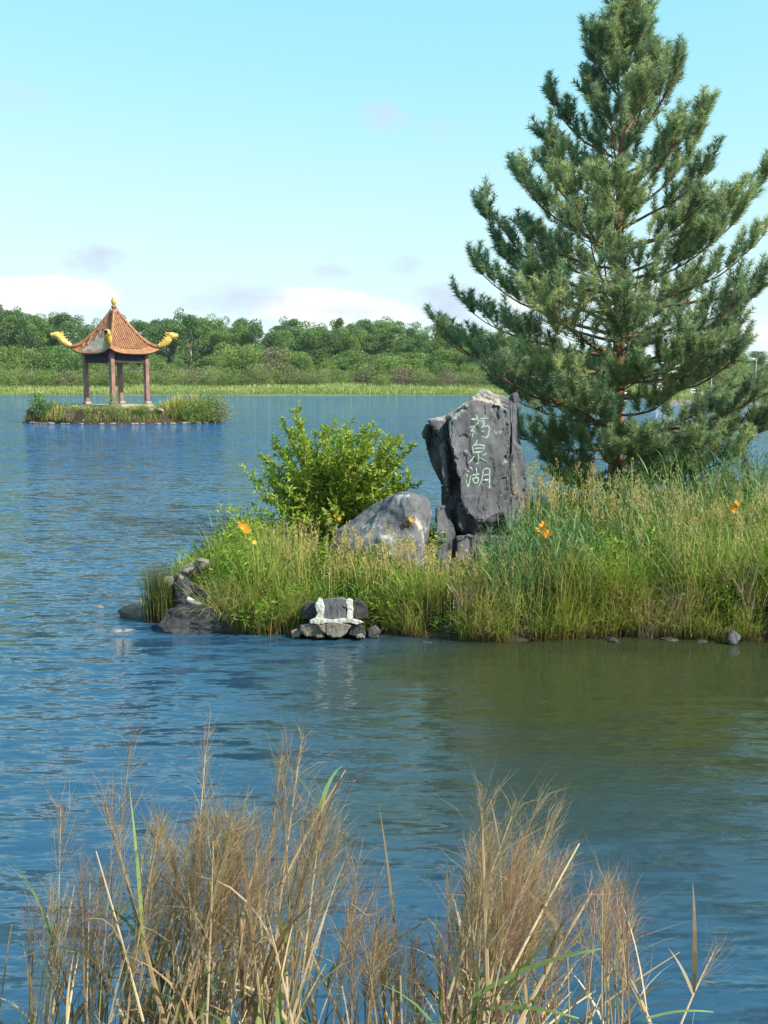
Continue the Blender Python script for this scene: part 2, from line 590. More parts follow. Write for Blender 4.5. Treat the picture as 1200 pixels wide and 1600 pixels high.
me = fastmesh('water', [(-2500, -200, 0), (2500, -200, 0), (2500, 4000, 0), (-2500, 4000, 0)], np.array([[0, 1, 2, 3]]))
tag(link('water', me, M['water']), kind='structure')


def poly_inside_dist(X, Y, poly):
    """signed distance to a polygon, positive inside (vectorised)"""
    P = np.asarray(poly, dtype=np.float64)
    Q = np.roll(P, -1, 0)
    d = np.full(len(X), 1e9)
    ins = np.zeros(len(X), dtype=bool)
    for (ax, ay), (bx, by) in zip(P, Q):
        ex, ey = bx - ax, by - ay
        t = np.clip(((X - ax) * ex + (Y - ay) * ey) / (ex * ex + ey * ey + 1e-12), 0, 1)
        d = np.minimum(d, np.hypot(X - ax - t * ex, Y - ay - t * ey))
        c = ((ay > Y) != (by > Y)) & (X < ex * (Y - ay) / (ey if abs(ey) > 1e-12 else 1e-12) + ax)
        ins ^= c
    return np.where(ins, d, -d)


def pt2(px, py):
    p = at(px, py, 0)
    return (p.x, p.y)


ISLE = [pt2(258, 945), pt2(300, 956), pt2(338, 982), pt2(400, 990), pt2(480, 986), pt2(600, 988), pt2(700, 998), pt2(800, 1002),
        pt2(900, 996), pt2(1000, 992), pt2(1100, 998), pt2(1200, 1000), (7, 11.6), (10, 12.4), (14, 13), (14, 22), (9, 22.5), (5, 21.8),
        (2.4, 20.2), (0.4, 18.6), (-1.2, 17.4), (-2.1, 16.0), pt2(300, 900), pt2(262, 925)]


def isle_h(X, Y):
    X = np.asarray(X, dtype=np.float64); Y = np.asarray(Y, dtype=np.float64)
    d = poly_inside_dist(X, Y, ISLE)
    h = np.where(d > 0, (.24 * smooth01(0, .16, d)) + .07 * np.minimum(d, 4.5), d * .6)
    h = h + .035 * np.sin(X * 3.1 + 1.3 * Y) * np.cos(Y * 2.7 - X) * smooth01(0, .5, d)
    return np.maximum(h, -.4)


gx, gy, gF = grid(-5, 15, 10.2, 24, 170, 120)
gz = isle_h(gx, gy)
tag(link('island_ground', fastmesh('island_ground', np.stack([gx, gy, gz], -1), gF, smooth=True), M['soil']), kind='structure')

# near bank, under the camera
def bank_h(x, y):
    return np.maximum(1.42 - .02 * x * 0 - .40 * np.maximum(y - .1, 0) + .05 * np.sin(x * 2.3) * np.cos(y * 1.9), -.5)


gx, gy, gF = grid(-14, 14, -8, 5.2, 120, 70)
gz = np.where(gy < 0, 1.42, bank_h(gx, gy))
tag(link('near_bank', fastmesh('near_bank', np.stack([gx, gy, gz], -1), gF, smooth=True), M['soil']), kind='structure')

# far shore: flat marsh rising very slowly under the wood, wraps round the lake
SHORE_Y = 266.0


def shore_h(X, Y):
    edge = SHORE_Y + 3 * np.sin(X * .045) + 1.5 * np.sin(X * .13 + 1)
    d = Y - edge
    return np.where(d > 0, .35 * smooth01(0, 3, d) + .05 * np.clip(d - 3, 0, 42) + .012 * np.maximum(d - 45, 0), np.maximum(d * .1, -.6))


gx, gy, gF = grid(-700, 700, 255, 700, 180, 90)
gz = shore_h(gx, gy)
tag(link('far_shore', fastmesh('far_shore', np.stack([gx, gy, gz], -1), gF, smooth=True), M['marsh']), kind='structure')

# low grassy spit on the right
SPIT = [(40, 152), (52, 149), (66, 151), (90, 148), (160, 150), (160, 178), (90, 176), (62, 172), (46, 166)]


def spit_h(X, Y):
    d = poly_inside_dist(np.asarray(X, float), np.asarray(Y, float), SPIT)
    return np.where(d > 0, .5 * smooth01(0, 2, d) + .05 * np.minimum(d, 10), np.maximum(d * .3, -.6))


gx, gy, gF = grid(34, 170, 142, 184, 100, 40)
tag(link('grassy_spit', fastmesh('grassy_spit', np.stack([gx, gy, spit_h(gx, gy)], -1), gF, smooth=True), M['fieldstone']), kind='structure')

# pavilion island
PC = atd(183, 632, 82.0)
PAV = Vector((PC.x, 82.0, 0))


def pav_h(X, Y):
    u = (np.asarray(X) - PAV.x - .65) / 7.75
    v = (np.asarray(Y) - 82.2) / 5.3
    r = np.sqrt(u * u + v * v) + .04 * np.sin(5 * np.arctan2(v, u)) + .02 * np.sin(11 * np.arctan2(v, u))
    return np.where(r < 1, 1.02 * smooth01(1.0, .62, r) + .25 * smooth01(1.0, .93, r) * (r > .5), np.maximum((1 - r) * 3, -.5)) * 1.0


gx, gy, gF = grid(PAV.x - 9.5, PAV.x + 10.5, 75.5, 89, 110, 80)
gz = np.minimum(pav_h(gx, gy), 1.08)
tag(link('pavilion_island_ground', fastmesh('pavilion_island_ground', np.stack([gx, gy, gz], -1), gF, smooth=True), M['soil']), kind='structure')


# ------------------------------------------------------------------ rocks
def rock_mesh(name, size, seed, sub=4, planes=16, rough=.05, flat_bottom=True, smooth=False):
    r = np.random.default_rng(seed)
    bm = bmesh.new()
    bmesh.ops.create_icosphere(bm, subdivisions=sub, radius=1.0)
    co = np.array([v.co[:] for v in bm.verts])
    n = r.normal(size=(planes, 3)); n /= np.linalg.norm(n, axis=1, keepdims=True)
    dpl = r.uniform(.62, .95, planes)
    dots = co @ n.T
    rad = np.where(dots > .05, dpl[None, :] / np.maximum(dots, .05), 9).min(1)
    rad = np.minimum(rad, 1.15)
    P = co * rad[:, None]
    f1 = fbm(P, 2.3, 4, seed * 1.37 % 50)
    f2 = fbm(P, 7.0, 2, seed * 2.11 % 50)
    P = P * (1 + rough * f1 + rough * .4 * f2)[:, None]
    P *= np.asarray(size)[None, :] * .5
    for v, p in zip(bm.verts, P): v.co = p
    me = bpy.data.meshes.new(name)
    bm.to_mesh(me); bm.free()
    if smooth:
        me.polygons.foreach_set('use_smooth', np.ones(len(me.polygons), bool))
    return me


def rock(name, loc, size, seed, mat, rot=0.0, parent=None, label=None, cat='rock', group=None, sub=4, rough=.06, tilt=0.0):
    o = link(name, rock_mesh(name, size, seed, sub, rough=rough), M[mat], parent)
    o.location = loc
    o.rotation_euler = (tilt, tilt * .6, rot)
    if parent is None:
        tag(o, label, cat, group)
    return o


# --- inscribed stone: a tall basalt slab, its broad face turned a little to the right
TH = R(30)
SN = Vector((math.sin(TH), -math.cos(TH), 0))          # normal of the face
SR = Vector((math.cos(TH), math.sin(TH), 0))           # to the right along the face
S0 = atd(700, 800, 14.7)
S0.z = 0


def on_plane(px, py, depth):
    """pixel -> point of the slab plane lying `depth` behind the face"""
    o = Vector((0, 0, CAM_H)); d = px_dir(px, py)
    p0 = S0 - SN * depth
    t = (p0 - o).dot(SN) / d.dot(SN)
    return o + d * t


def to_local(p):
    q = p - S0
    return Vector((q.dot(SR), -q.dot(SN), p.z))         # (u, depth, z)


def from_local(u, d, z):
    return S0 + SR * u - SN * d + Vector((0, 0, z))


stone = empty('inscribed_stone', from_local(.5, .4, isle_h([S0.x], [S0.y])[0]))
tag(stone, 'tall dark grey stone slab carved with three pale green characters', 'monument stone')
inv = Vector(stone.location)


def loft(sections):
    """sections: list of (list of (px,py)), depth) with equal counts -> closed bmesh"""
    bm = bmesh.new()
    rings = []
    for pts, dep in sections:
        rings.append([bm.verts.new(on_plane(x, y, dd if (dd := (dep[i] if isinstance(dep, (list, tuple)) else dep)) is not None else 0) - inv)
                      for i, (x, y) in enumerate(pts)])
    n = len(rings[0])
    for a, b in zip(rings[:-1], rings[1:]):
        for i in range(n):
            bm.faces.new((a[i], a[(i + 1) % n], b[(i + 1) % n], b[i]))
    bm.faces.new(rings[0][::-1]); bm.faces.new(rings[-1])
    bmesh.ops.recalc_face_normals(bm, faces=bm.faces)
    return bm


def remeshed(bms, name, voxel):
    bm = bmesh.new()
    for b in bms:
        bmesh.ops.triangulate(b, faces=b.faces)
        tmp = bpy.data.meshes.new('tmp'); b.to_mesh(tmp); b.free(); bm.from_mesh(tmp); bpy.data.meshes.remove(tmp)
    me = bpy.data.meshes.new(name); bm.to_mesh(me); bm.free()
    o = bpy.data.objects.new('tmp_remesh', me); COL.objects.link(o)
    md = o.modifiers.new('r', 'REMESH'); md.mode = 'VOXEL'; md.voxel_size = voxel
    dg = bpy.context.evaluated_depsgraph_get()
    out = bpy.data.meshes.new_from_object(o.evaluated_get(dg))
    bpy.data.objects.remove(o); bpy.data.meshes.remove(me)
    out.name = name
    return out


# front slab with the inscription
front = [(700, 662), (704, 700), (713, 728), (719, 758), (722, 782), (731, 800), (747, 814), (766, 806), (786, 797), (793, 826), (797, 822),
         (796, 760), (794, 690), (791, 640), (777, 634), (766, 628), (744, 624), (735, 626), (724, 638), (706, 655)]
mid = [(704, 657), (716, 700), (722, 738), (726, 764), (726, 800), (732, 822), (742, 842), (760, 842), (786, 838), (797, 838), (801, 832),
       (800, 760), (800, 690), (799, 640), (796, 622), (775, 615), (756, 608), (737, 622), (724, 634), (702, 650)]
back = [(672, 656), (664, 690), (676, 724), (688, 752), (690, 790), (700, 826), (730, 850), (760, 850), (786, 848), (800, 848), (806, 840),
        (806, 760), (804, 690), (803, 640), (800, 624), (783, 620), (757, 610), (737, 628), (722, 638), (694, 650)]
slab_bm = loft([(front, 0.0), (mid, .26), (back, .62), ([(x + (740 - x) * .12, y + 4) for x, y in back], .84)])
right_slab = loft([([(797, 617), (808, 613), (806, 660), (803, 690), (813, 700), (817, 720), (818, 755), (820, 800), (826, 840), (798, 842), (798, 760), (797, 690)], .12),
                   ([(797, 620), (811, 616), (811, 660), (812, 690), (818, 700), (821, 722), (822, 755), (824, 800), (830, 842), (797, 844), (797, 760), (797, 690)], .62)])
sliver = loft([([(688, 700), (693, 696), (697, 716), (699, 752), (700, 770), (694, 758), (690, 735)], .17),
               ([(693, 690), (698, 690), (702, 716), (704, 752), (704, 775), (699, 770), (694, 735)], .45)])
lip = loft([([(670, 656), (698, 655), (699, 690), (692, 684), (680, 672)], .24),
            ([(668, 655), (700, 650), (704, 690), (694, 690), (680, 676)], .6)])
knob = loft([([(661, 676), (667, 664), (671, 676), (670, 698), (667, 706)], .5),
             ([(664, 672), (670, 662), (676, 676), (676, 700), (671, 708)], .75)])
foot = loft([([(683, 796), (694, 790), (700, 820), (704, 848), (703, 880), (680, 880), (679, 850)], .02),
             ([(690, 790), (700, 790), (712, 820), (714, 848), (712, 880), (684, 880), (684, 850)], .5)])
base_s = loft([([(714, 840), (732, 836), (760, 838), (800, 836), (826, 838), (832, 890), (712, 890)], .05),
               ([(712, 838), (732, 834), (760, 834), (800, 832), (828, 834), (834, 890), (708, 890)], .75)])
shelf = loft([([(716, 790), (724, 800), (732, 818), (724, 830), (716, 822)], .15),
              ([(712, 784), (724, 790), (736, 820), (730, 836), (712, 830)], .5)])
sm = remeshed([slab_bm, lip, sliver, shelf], 'slab', .022)


def roughen(me, offset, amp=.03, seed=3.0, face_keep=True, bed=True):
    n = len(me.vertices)
    co = np.empty(n * 3, dtype=np.float32); me.vertices.foreach_get('co', co); co = co.reshape(-1, 3)
    no = np.empty(n * 3, dtype=np.float32); me.vertices.foreach_get('normal', no); no = no.reshape(-1, 3)
    W = co + np.asarray(offset)[None, :]
    Lc = np.stack([(W - np.asarray(S0)) @ np.asarray(SR), (W - np.asarray(S0)) @ -np.asarray(SN), W[:, 2]], -1)
    # layered splitting: bedding planes run up and down parallel to the face
    if not bed:
        co = co + no * (amp * 1.6 * fbm(Lc, 1.9, 4, seed) + amp * .5 * fbm(Lc, 7.0, 3, seed + 5) + amp * 2.6 * (np.array([mnoise.voronoi(Vector(p * 1.9))[0][0] for p in Lc]) - .3))[:, None]
        me.vertices.foreach_set('co', co.astype(np.float32).ravel()); me.update()
        return
    f1 = fbm(Lc * np.array([1.3, 3.4, .8]), 1.8, 4, seed)
    f2 = fbm(Lc * np.array([1, 2.2, .7]), 6.0, 3, seed + 9)
    cell = np.array([mnoise.cell(Vector((p[0] * 5 + f * 1.2, p[1] * 16, p[2] * 2.6 + f))) for p, f in zip(Lc, f1)])
    k = np.ones(n)
    if face_keep:                     # keep the dressed inscription panel fairly flat
        fr = (no @ np.asarray(SN)) > .7
        k = np.where(fr, .45, 1.0)
        edge = smooth01(.80, .97, Lc[:, 0]) + smooth01(.16, .02, Lc[:, 0]) + smooth01(1.15, .95, Lc[:, 2]) + smooth01(2.2, 2.35, Lc[:, 2])
        k = np.maximum(k, np.clip(edge, 0, 1))
    d = k * (amp * f1 * 1.2 + amp * .5 * f2 + amp * .7 * (cell - .3))
    co = co + no * d[:, None]
    me.vertices.foreach_set('co', co.astype(np.float32).ravel())
    me.update()


roughen(sm, inv, .036)
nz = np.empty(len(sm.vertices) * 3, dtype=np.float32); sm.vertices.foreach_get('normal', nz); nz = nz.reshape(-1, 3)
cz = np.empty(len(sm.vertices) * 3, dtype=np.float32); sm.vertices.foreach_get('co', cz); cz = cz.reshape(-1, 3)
lit_rim = np.clip((nz[:, 2] - .22) / .4, 0, 1) * np.clip(.75 + 1.3 * fbm(cz, 4.0, 4, 40), 0, 1)  # sunlit top edges painted as paler stone on upward faces, broken by noise
ra = sm.attributes.new('lit_rim', 'FLOAT', 'POINT'); ra.data.foreach_set('value', lit_rim.astype(np.float32))
mw = M['basalt'].copy(); mw.name = 'sunlit_top_basalt'
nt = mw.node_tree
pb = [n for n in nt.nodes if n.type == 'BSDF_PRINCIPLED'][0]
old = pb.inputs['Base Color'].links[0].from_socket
an = nt.nodes.new('ShaderNodeAttribute'); an.attribute_name = 'lit_rim'
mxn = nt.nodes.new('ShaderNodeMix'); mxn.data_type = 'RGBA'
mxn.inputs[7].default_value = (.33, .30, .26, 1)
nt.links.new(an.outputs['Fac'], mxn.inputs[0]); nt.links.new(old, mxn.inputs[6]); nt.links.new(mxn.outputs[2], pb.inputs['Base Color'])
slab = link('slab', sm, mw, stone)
for nm, b, sd in (('side_slab', right_slab, 5.0), ('side_slab', knob, 8.0), ('foot_stone', foot, 12.0), ('base_stone', base_s, 15.0)):
    rm = remeshed([b], nm, .026)
    roughen(rm, inv, .03, sd, False)
    link(nm, rm, M['basalt'], stone)

bm = bmesh.new(); bm.from_mesh(sm); bvh = BVHTree.FromBMesh(bm); bm.free()


def stroke(acc, pts, w):
    """brush stroke laid on the stone: pts in the close-up's own units"""
    P = [on_plane(700 + x / 11.43, 640 + y / 11.43, 0) for x, y in pts]
    out = []
    for a, b in zip(P[:-1], P[1:]):
        k = max(2, int((b - a).length / .008))
        for i in range(k): out.append(a.lerp(b, i / k))
    out.append(P[-1])
    Q = np.array([p[:] for p in out])
    for _ in range(3):
        Q[1:-1] = (Q[:-2] + 2 * Q[1:-1] + Q[2:]) / 4
    T = np.gradient(Q, axis=0); T /= np.linalg.norm(T, axis=1, keepdims=True) + 1e-9
    S = np.cross(T, np.array(SN)[None, :])
    n = len(Q); s = np.linspace(0, 1, n)
    wid = w * (.62 + .5 * np.sin(s * math.pi * .8 + .5)) * np.where(s > .82, 1 - (s - .82) / .18 * .5, 1)
    rows = []
    for q, sv, ww in zip(Q, S, wid):
        row = []
        for k in (-1, 0, 1):
            p = Vector(q + sv * ww * .5 * k) - inv
            hit = bvh.ray_cast(p + SN * .6, -SN, 1.2)
            base = hit[0] if hit[0] is not None else p
            row.append(base + SN * (.006 if k == 0 else .003))
        rows.append(row)
    V = np.array([c[:] for r_ in rows for c in r_])
    F = []
    for i in range(n - 1):
        for k in range(2):
            a = i * 3 + k
            F.append((a, a + 1, a + 4, a + 3))
    acc.add(V, F)


GL = [
    [[(405, 172), (470, 168), (532, 150)], [(485, 98), (505, 135), (520, 190)], [(560, 158), (640, 155), (712, 148)], [(632, 88), (640, 130), (634, 180)],
     [(600, 188), (618, 235), (612, 268), (572, 312)], [(520, 222), (500, 250), (470, 272)], [(372, 318), (420, 300), (472, 296), (430, 345), (388, 385), (440, 382), (488, 360)],
     [(458, 372), (440, 430), (428, 495)], [(400, 430), (392, 455)], [(480, 420), (490, 440)],
     [(572, 322), (640, 298), (705, 288), (738, 335), (722, 420), (690, 505), (640, 492), (585, 470)], [(572, 388), (600, 386), (632, 398)]],
    [[(498, 545), (516, 570), (488, 605), (455, 630)], [(425, 645), (440, 700), (455, 785)], [(440, 640), (540, 625), (645, 640), (632, 700), (612, 762)],
     [(470, 695), (540, 688), (615, 690)], [(462, 768), (530, 758), (608, 752)], [(528, 785), (545, 860), (538, 965), (495, 975)],
     [(465, 830), (430, 890), (358, 962)], [(682, 775), (655, 800), (612, 822)], [(585, 868), (640, 905), (718, 945)]],
    [[(385, 1025), (420, 1052), (440, 1085)], [(322, 1145), (350, 1180), (345, 1210)], [(408, 1165), (390, 1280), (368, 1385), (330, 1300), (328, 1240)],
     [(440, 1172), (505, 1160), (572, 1150)], [(518, 1038), (515, 1120), (508, 1215)], [(440, 1225), (450, 1270), (468, 1322)],
     [(448, 1232), (500, 1218), (555, 1222), (548, 1270), (535, 1312), (470, 1312)],
     [(632, 1075), (626, 1180), (600, 1290), (540, 1395)], [(636, 1072), (690, 1045), (752, 1062), (748, 1200), (740, 1410), (700, 1375)],
     [(640, 1172), (690, 1165), (742, 1160)], [(632, 1262), (690, 1255), (742, 1250)], [(345, 1100), (375, 1108)]],
]
for g in GL:
    acc = Acc()
    for st in g: stroke(acc, st, .0185)
    acc.build('carved_character', M['glyph'], stone, smooth=True)


# boulder beside it, made of two split blocks and white-stained
gz0 = .42
bpos = atd(600, 850, 14.3)
boulder = empty('grey_boulder', (bpos.x, 14.3, gz0))
tag(boulder, 'rounded grey boulder with white stains left of the carved slab', 'boulder')
binv = Vector(boulder.location)


def prism(pts, y0, y1, ins=.06):
    bm = bmesh.new()
    c = Vector((sum(p[0] for p in pts) / len(pts), sum(p[1] for p in pts) / len(pts), 0))
    rings = []
    for y, sc in ((y0, .78), (y0 + (y1 - y0) * .3, 1.0), (y0 + (y1 - y0) * .75, 1.0), (y1, .8)):
        rings.append([bm.verts.new(atd(c.x + (x - c.x) * sc, (y_ if (y_ := c.y + (yy - c.y) * sc) else 0), y) - binv) for x, yy in pts])
    n = len(pts)
    for a, b in zip(rings[:-1], rings[1:]):
        for i in range(n): bm.faces.new((a[i], a[(i + 1) % n], b[(i + 1) % n], b[i]))
    bm.faces.new(rings[0][::-1]); bm.faces.new(rings[-1])
    bmesh.ops.recalc_face_normals(bm, faces=bm.faces)
    return bm


bA = bmesh.new()
for px_, py_, y_ in ((514, 880, 14.3), (520, 850, 14.2), (536, 828, 14.3), (557, 808, 14.3), (582, 786, 14.3), (606, 778, 14.4), (630, 768, 14.3), (648, 770, 14.4), (664, 782, 14.2), (669, 802, 14.3), (667, 845, 14.2), (664, 895, 14.2),
                     (556, 850, 13.75), (590, 812, 13.85), (616, 792, 13.9), (646, 786, 13.8), (652, 845, 13.7), (604, 868, 13.6), (540, 895, 13.8), (650, 900, 13.65), (560, 840, 15), (640, 790, 15), (660, 895, 15), (530, 895, 14.9)):
    bA.verts.new(atd(px_, py_, y_) - binv)
bmesh.ops.convex_hull(bA, input=bA.verts)
bmesh.ops.delete(bA, geom=[v for v in bA.verts if not v.link_faces], context='VERTS')
bmesh.ops.recalc_face_normals(bA, faces=bA.faces)
rm = remeshed([bA], 'boulder_body', .03)
roughen(rm, binv, .036, 21.0, False, False)
body = link('boulder_body', rm, M['stained'], boulder)
# shore rocks at the left tip
p = at(214, 962, .02)
rock('flat_rock', (p.x, p.y + .25, .0), (.62, .6, .42), 31, 'fieldstone', .3, None, 'flat brown wedge of rock in the water at the island tip', rough=.05)
p = at(305, 990, 0)
big = rock('layered_rock', (p.x + .06, p.y + .28, .10), (1.05, .70, .52), 44, 'basalt_dark', .15, None, 'low layered black rock at the waterline under white mortar', tilt=.12, rough=.10)
p = atd(290, 918, 12.75)
rock('dark_rock', (p.x, 12.8, p.z - .05), (.42, .4, .36), 52, 'basalt_dark', .9, None, 'dark pointed rock beside the short white mortar seam', rough=.07)
p = atd(318, 934, 12.7)
rock('dark_rock', (p.x + .03, 12.65, p.z - .02), (.34, .3, .36), 57, 'basalt_dark', .2, None, 'small black block of stone between mortar seam and grass', rough=.06)
for i, (px, py, s, lab) in enumerate(((300, 884, .24, 'pinkish stone highest at the back of the left tip'), (316, 876, .2, 'small pale stone tucked against the grass on the tip'),
                                      (284, 896, .22, 'flat tan stone behind the dark pointed rock'), (262, 905, .2, 'small brown stone right of the upright dark tuft'))):
    p = atd(px, py, 13.3)
    rock('pebble_rock', (p.x, 13.35, p.z - .04), (s * 1.2, s, s * .8), 61 + i, 'fieldstone', i * 1.1, None, lab, cat='stone', sub=3)
for i, (px, py, lab) in enumerate(((200, 985, 'brown stone awash left of the dark tuft'), (180, 986, 'leftmost small stone just under the lake surface'), (152, 948, 'tiny flat stone breaking the water far left of the tip'))):
    p = at(px, py, 0)
    rock('awash_stone', (p.x, p.y, -.035), (.26, .2, .11), 71 + i, 'fieldstone', i, None, lab, cat='stone', sub=3)
# mortar seam on the rocks
seam = Acc()
pts = [atd(x, y, 12.42 + i * .01) for i, (x, y) in enumerate([(292, 934), (300, 940), (312, 947), (324, 952), (336, 957)])]
V_, F_ = tube(pts, [.03, .04, .045, .04, .03], 8)
V_[:, 2] += .012 * np.sin(V_[:, 0] * 60); seam.add(V_, F_)
pts = [atd(x, y, 12.45) for x, y in [(326, 952), (328, 944), (326, 936), (328, 930)]]
V_, F_ = tube(pts, [.032, .028, .026, .02], 8); seam.add(V_, F_)
o = seam.build('mortar_seam', M['mortar'], None, True)
tag(o, 'rough white mortar seam smeared between the black rocks', 'mortar')

# mortared stone wall fragment with white joints
wy = 11.86
wp = at(528, 985, 0)
wall = empty('stone_edging', (wp.x, wy, 0))
tag(wall, 'stone edging with thick white mortar round a square dark block', 'stone edging')
winv = Vector(wall.location)


def block(name, pts, y0, y1, mat, seed, voxel=.014, amp=.012):
    bm = bmesh.new()
    rings = [[bm.verts.new(atd(x, y, d) - winv) for x, y in pts] for d in (y0, y1)]
    n = len(pts)
    for i in range(n): bm.faces.new((rings[0][i], rings[0][(i + 1) % n], rings[1][(i + 1) % n], rings[1][i]))
    bm.faces.new(rings[0][::-1]); bm.faces.new(rings[1])
    bmesh.ops.recalc_face_normals(bm, faces=bm.faces)
    rm = remeshed([bm], name, voxel)
    roughen(rm, winv, amp, seed, False)
    return link(name, rm, M[mat], wall)


block('stone', [(504, 937), (512, 935), (534, 934), (541, 938), (542, 967), (504, 967)], wy - .03, wy + .3, 'greyblock', 1.0)
block('stone', [(474, 946), (484, 940), (494, 941), (495, 968), (470, 968)], wy + .06, wy + .3, 'basalt_dark', 2.0)
block('stone', [(552, 939), (564, 937), (574, 948), (576, 968), (552, 968)], wy + .03, wy + .3, 'basalt_dark', 3.0)
block('stone', [(496, 977), (506, 974), (520, 972), (540, 973), (550, 977), (543, 988), (532, 997), (519, 997), (508, 990), (500, 985)], wy - .11, wy + .3, 'fieldstone', 4.0)
block('stone', [(470, 977), (486, 974), (500, 976), (509, 990), (496, 996), (478, 994), (468, 987)], wy - .05, wy + .3, 'fieldstone', 5.0)
block('stone', [(546, 977), (560, 973), (570, 979), (571, 992), (560, 997), (545, 992)], wy - .05, wy + .3, 'basalt_dark', 6.0)
block('stone', [(455, 986), (464, 983), (470, 988), (468, 996), (457, 996)], wy + .02, wy + .3, 'fieldstone', 7.0)
block('stone', [(573, 984), (586, 977), (594, 986), (590, 997), (575, 997)], wy + .03, wy + .3, 'basalt_dark', 8.0)
block('stone', [(493, 991), (503, 989), (508, 996), (494, 998)], wy - .12, wy + .1, 'fieldstone', 20.0, .014, .02)
block('stone', [(556, 991), (566, 989), (570, 996), (556, 998)], wy - .12, wy + .1, 'fieldstone', 21.0, .014, .02)


def mortar(pts, y0, y1, seed):
    bm = bmesh.new()
    rings = [[bm.verts.new(atd(x, y, d) - winv) for x, y in pts] for d in (y0, y1)]
    n = len(pts)
    for i in range(n): bm.faces.new((rings[0][i], rings[0][(i + 1) % n], rings[1][(i + 1) % n], rings[1][i]))
    bm.faces.new(rings[0][::-1]); bm.faces.new(rings[1])
    bmesh.ops.recalc_face_normals(bm, faces=bm.faces)
    rm = remeshed([bm], 'mortar_joint', .011)
    co = np.array([v.co[:] for v in rm.vertices]); no = np.array([v.normal[:] for v in rm.vertices])
    co += no * (.007 * fbm(co, 9.0, 3, seed) + .005 * fbm(co, 26.0, 2, seed))[:, None]
    rm.vertices.foreach_set('co', co.astype(np.float32).ravel()); rm.update()
    link('mortar_joint', rm, M['mortar'], wall)


mortar([(495, 940), (498, 934), (504, 935), (507, 948), (506, 967), (491, 968), (496, 958), (492, 947)], wy - .034, wy + .12, 1)
mortar([(540, 938), (545, 935), (551, 937), (552, 952), (551, 967), (541, 967), (543, 952)], wy - .034, wy + .12, 4)
mortar([(484, 969), (494, 965), (520, 968), (545, 965), (556, 968), (568, 972), (558, 976), (545, 973), (528, 975), (512, 973), (498, 976), (484, 974)], wy - .09, wy + .1, 7)

# ------------------------------------------------------------------ pavilion
ang = R(45 + 7)
PZ = 1.45
pav = empty('pavilion', (PAV.x, PAV.y, -.115), ang)
pav.scale = (1.038, 1.038, 1.038)
tag(pav, 'small square pavilion with orange tiled roof and yellow dragon corners', 'pavilion')


def boxm(name, c, s, mat, parent, bev=.02, rz=0.0):
    bm = bmesh.new()
    bmesh.ops.create_cube(bm, size=1)
    for v in bm.verts: v.co = Vector((v.co.x * s[0], v.co.y * s[1], v.co.z * s[2]))
    if bev: bmesh.ops.bevel(bm, geom=bm.edges[:], offset=bev, segments=1, affect='EDGES')
    me = bpy.data.meshes.new(name); bm.to_mesh(me); bm.free()
    o = link(name, me, M[mat], parent)
    o.location = c; o.rotation_euler = (0, 0, rz)
    return o


CH, AE = 1.60, 2.24                   # column and eave half sides
boxm('platform', (0, 0, 1.16), (3.9, 3.9, .5), 'concrete', pav, .05)
boxm('floor_slab', (0, 0, 1.428), (3.8, 3.8, .05), 'concrete', pav, .01)
for i, q in enumerate(((2.2, 0, 1.05), (-.3, -2.2, 1.03))):
    boxm('step', q, (.45, 1.2, .3) if i == 0 else (1.2, .45, .3), 'concrete', pav, .03)
ZE, ZA = 5.25, 8.5
for sx in (-1, 1):
    for sy in (-1, 1):
        c = boxm('column', (sx * CH, sy * CH, (PZ + ZE) / 2 + .1), (.33, .33, ZE - PZ + .2), 'column', pav, .03)
        boxm('column_base', (0, 0, -(ZE - PZ) / 2 + .02), (.5, .5, .22), 'roofmortar', c, .03)
for k in range(4):
    a = k * math.pi / 2
    b = boxm('beam', (math.sin(a) * CH, -math.cos(a) * CH, ZE - .32), (2 * CH - .37, .2, .52), 'beam', pav, .02, a)
    boxm('beam_trim', (0, 0, -.3), (2 * CH - .4, .14, .07), 'eaveunder', b, 0)
boxm('ceiling_panel', (0, 0, ZE + .02), (2 * CH, 2 * CH, .06), 'eaveunder', pav, 0)
tb = empty('tie', (0, 0, 0)); bpy.data.objects.remove(tb)
boxm('tie_rod', (CH - .02, 0, 4.12), (.08, 2 * CH - .37, .09), 'steel', pav, .01)


def roof_z(s, t):
    return ZE + .06 + (ZA - ZE - .06) * (1 - s) ** 1.3 + .42 * np.abs(t) ** 3.5 * s ** 4


def roof_pt(s, t, lift=0.0):
    half = .12 + (AE - .12) * s * (1 + .05 * np.abs(t) ** 3 * s)
    return np.stack([half * t, -half, roof_z(s, t) + lift], -1)


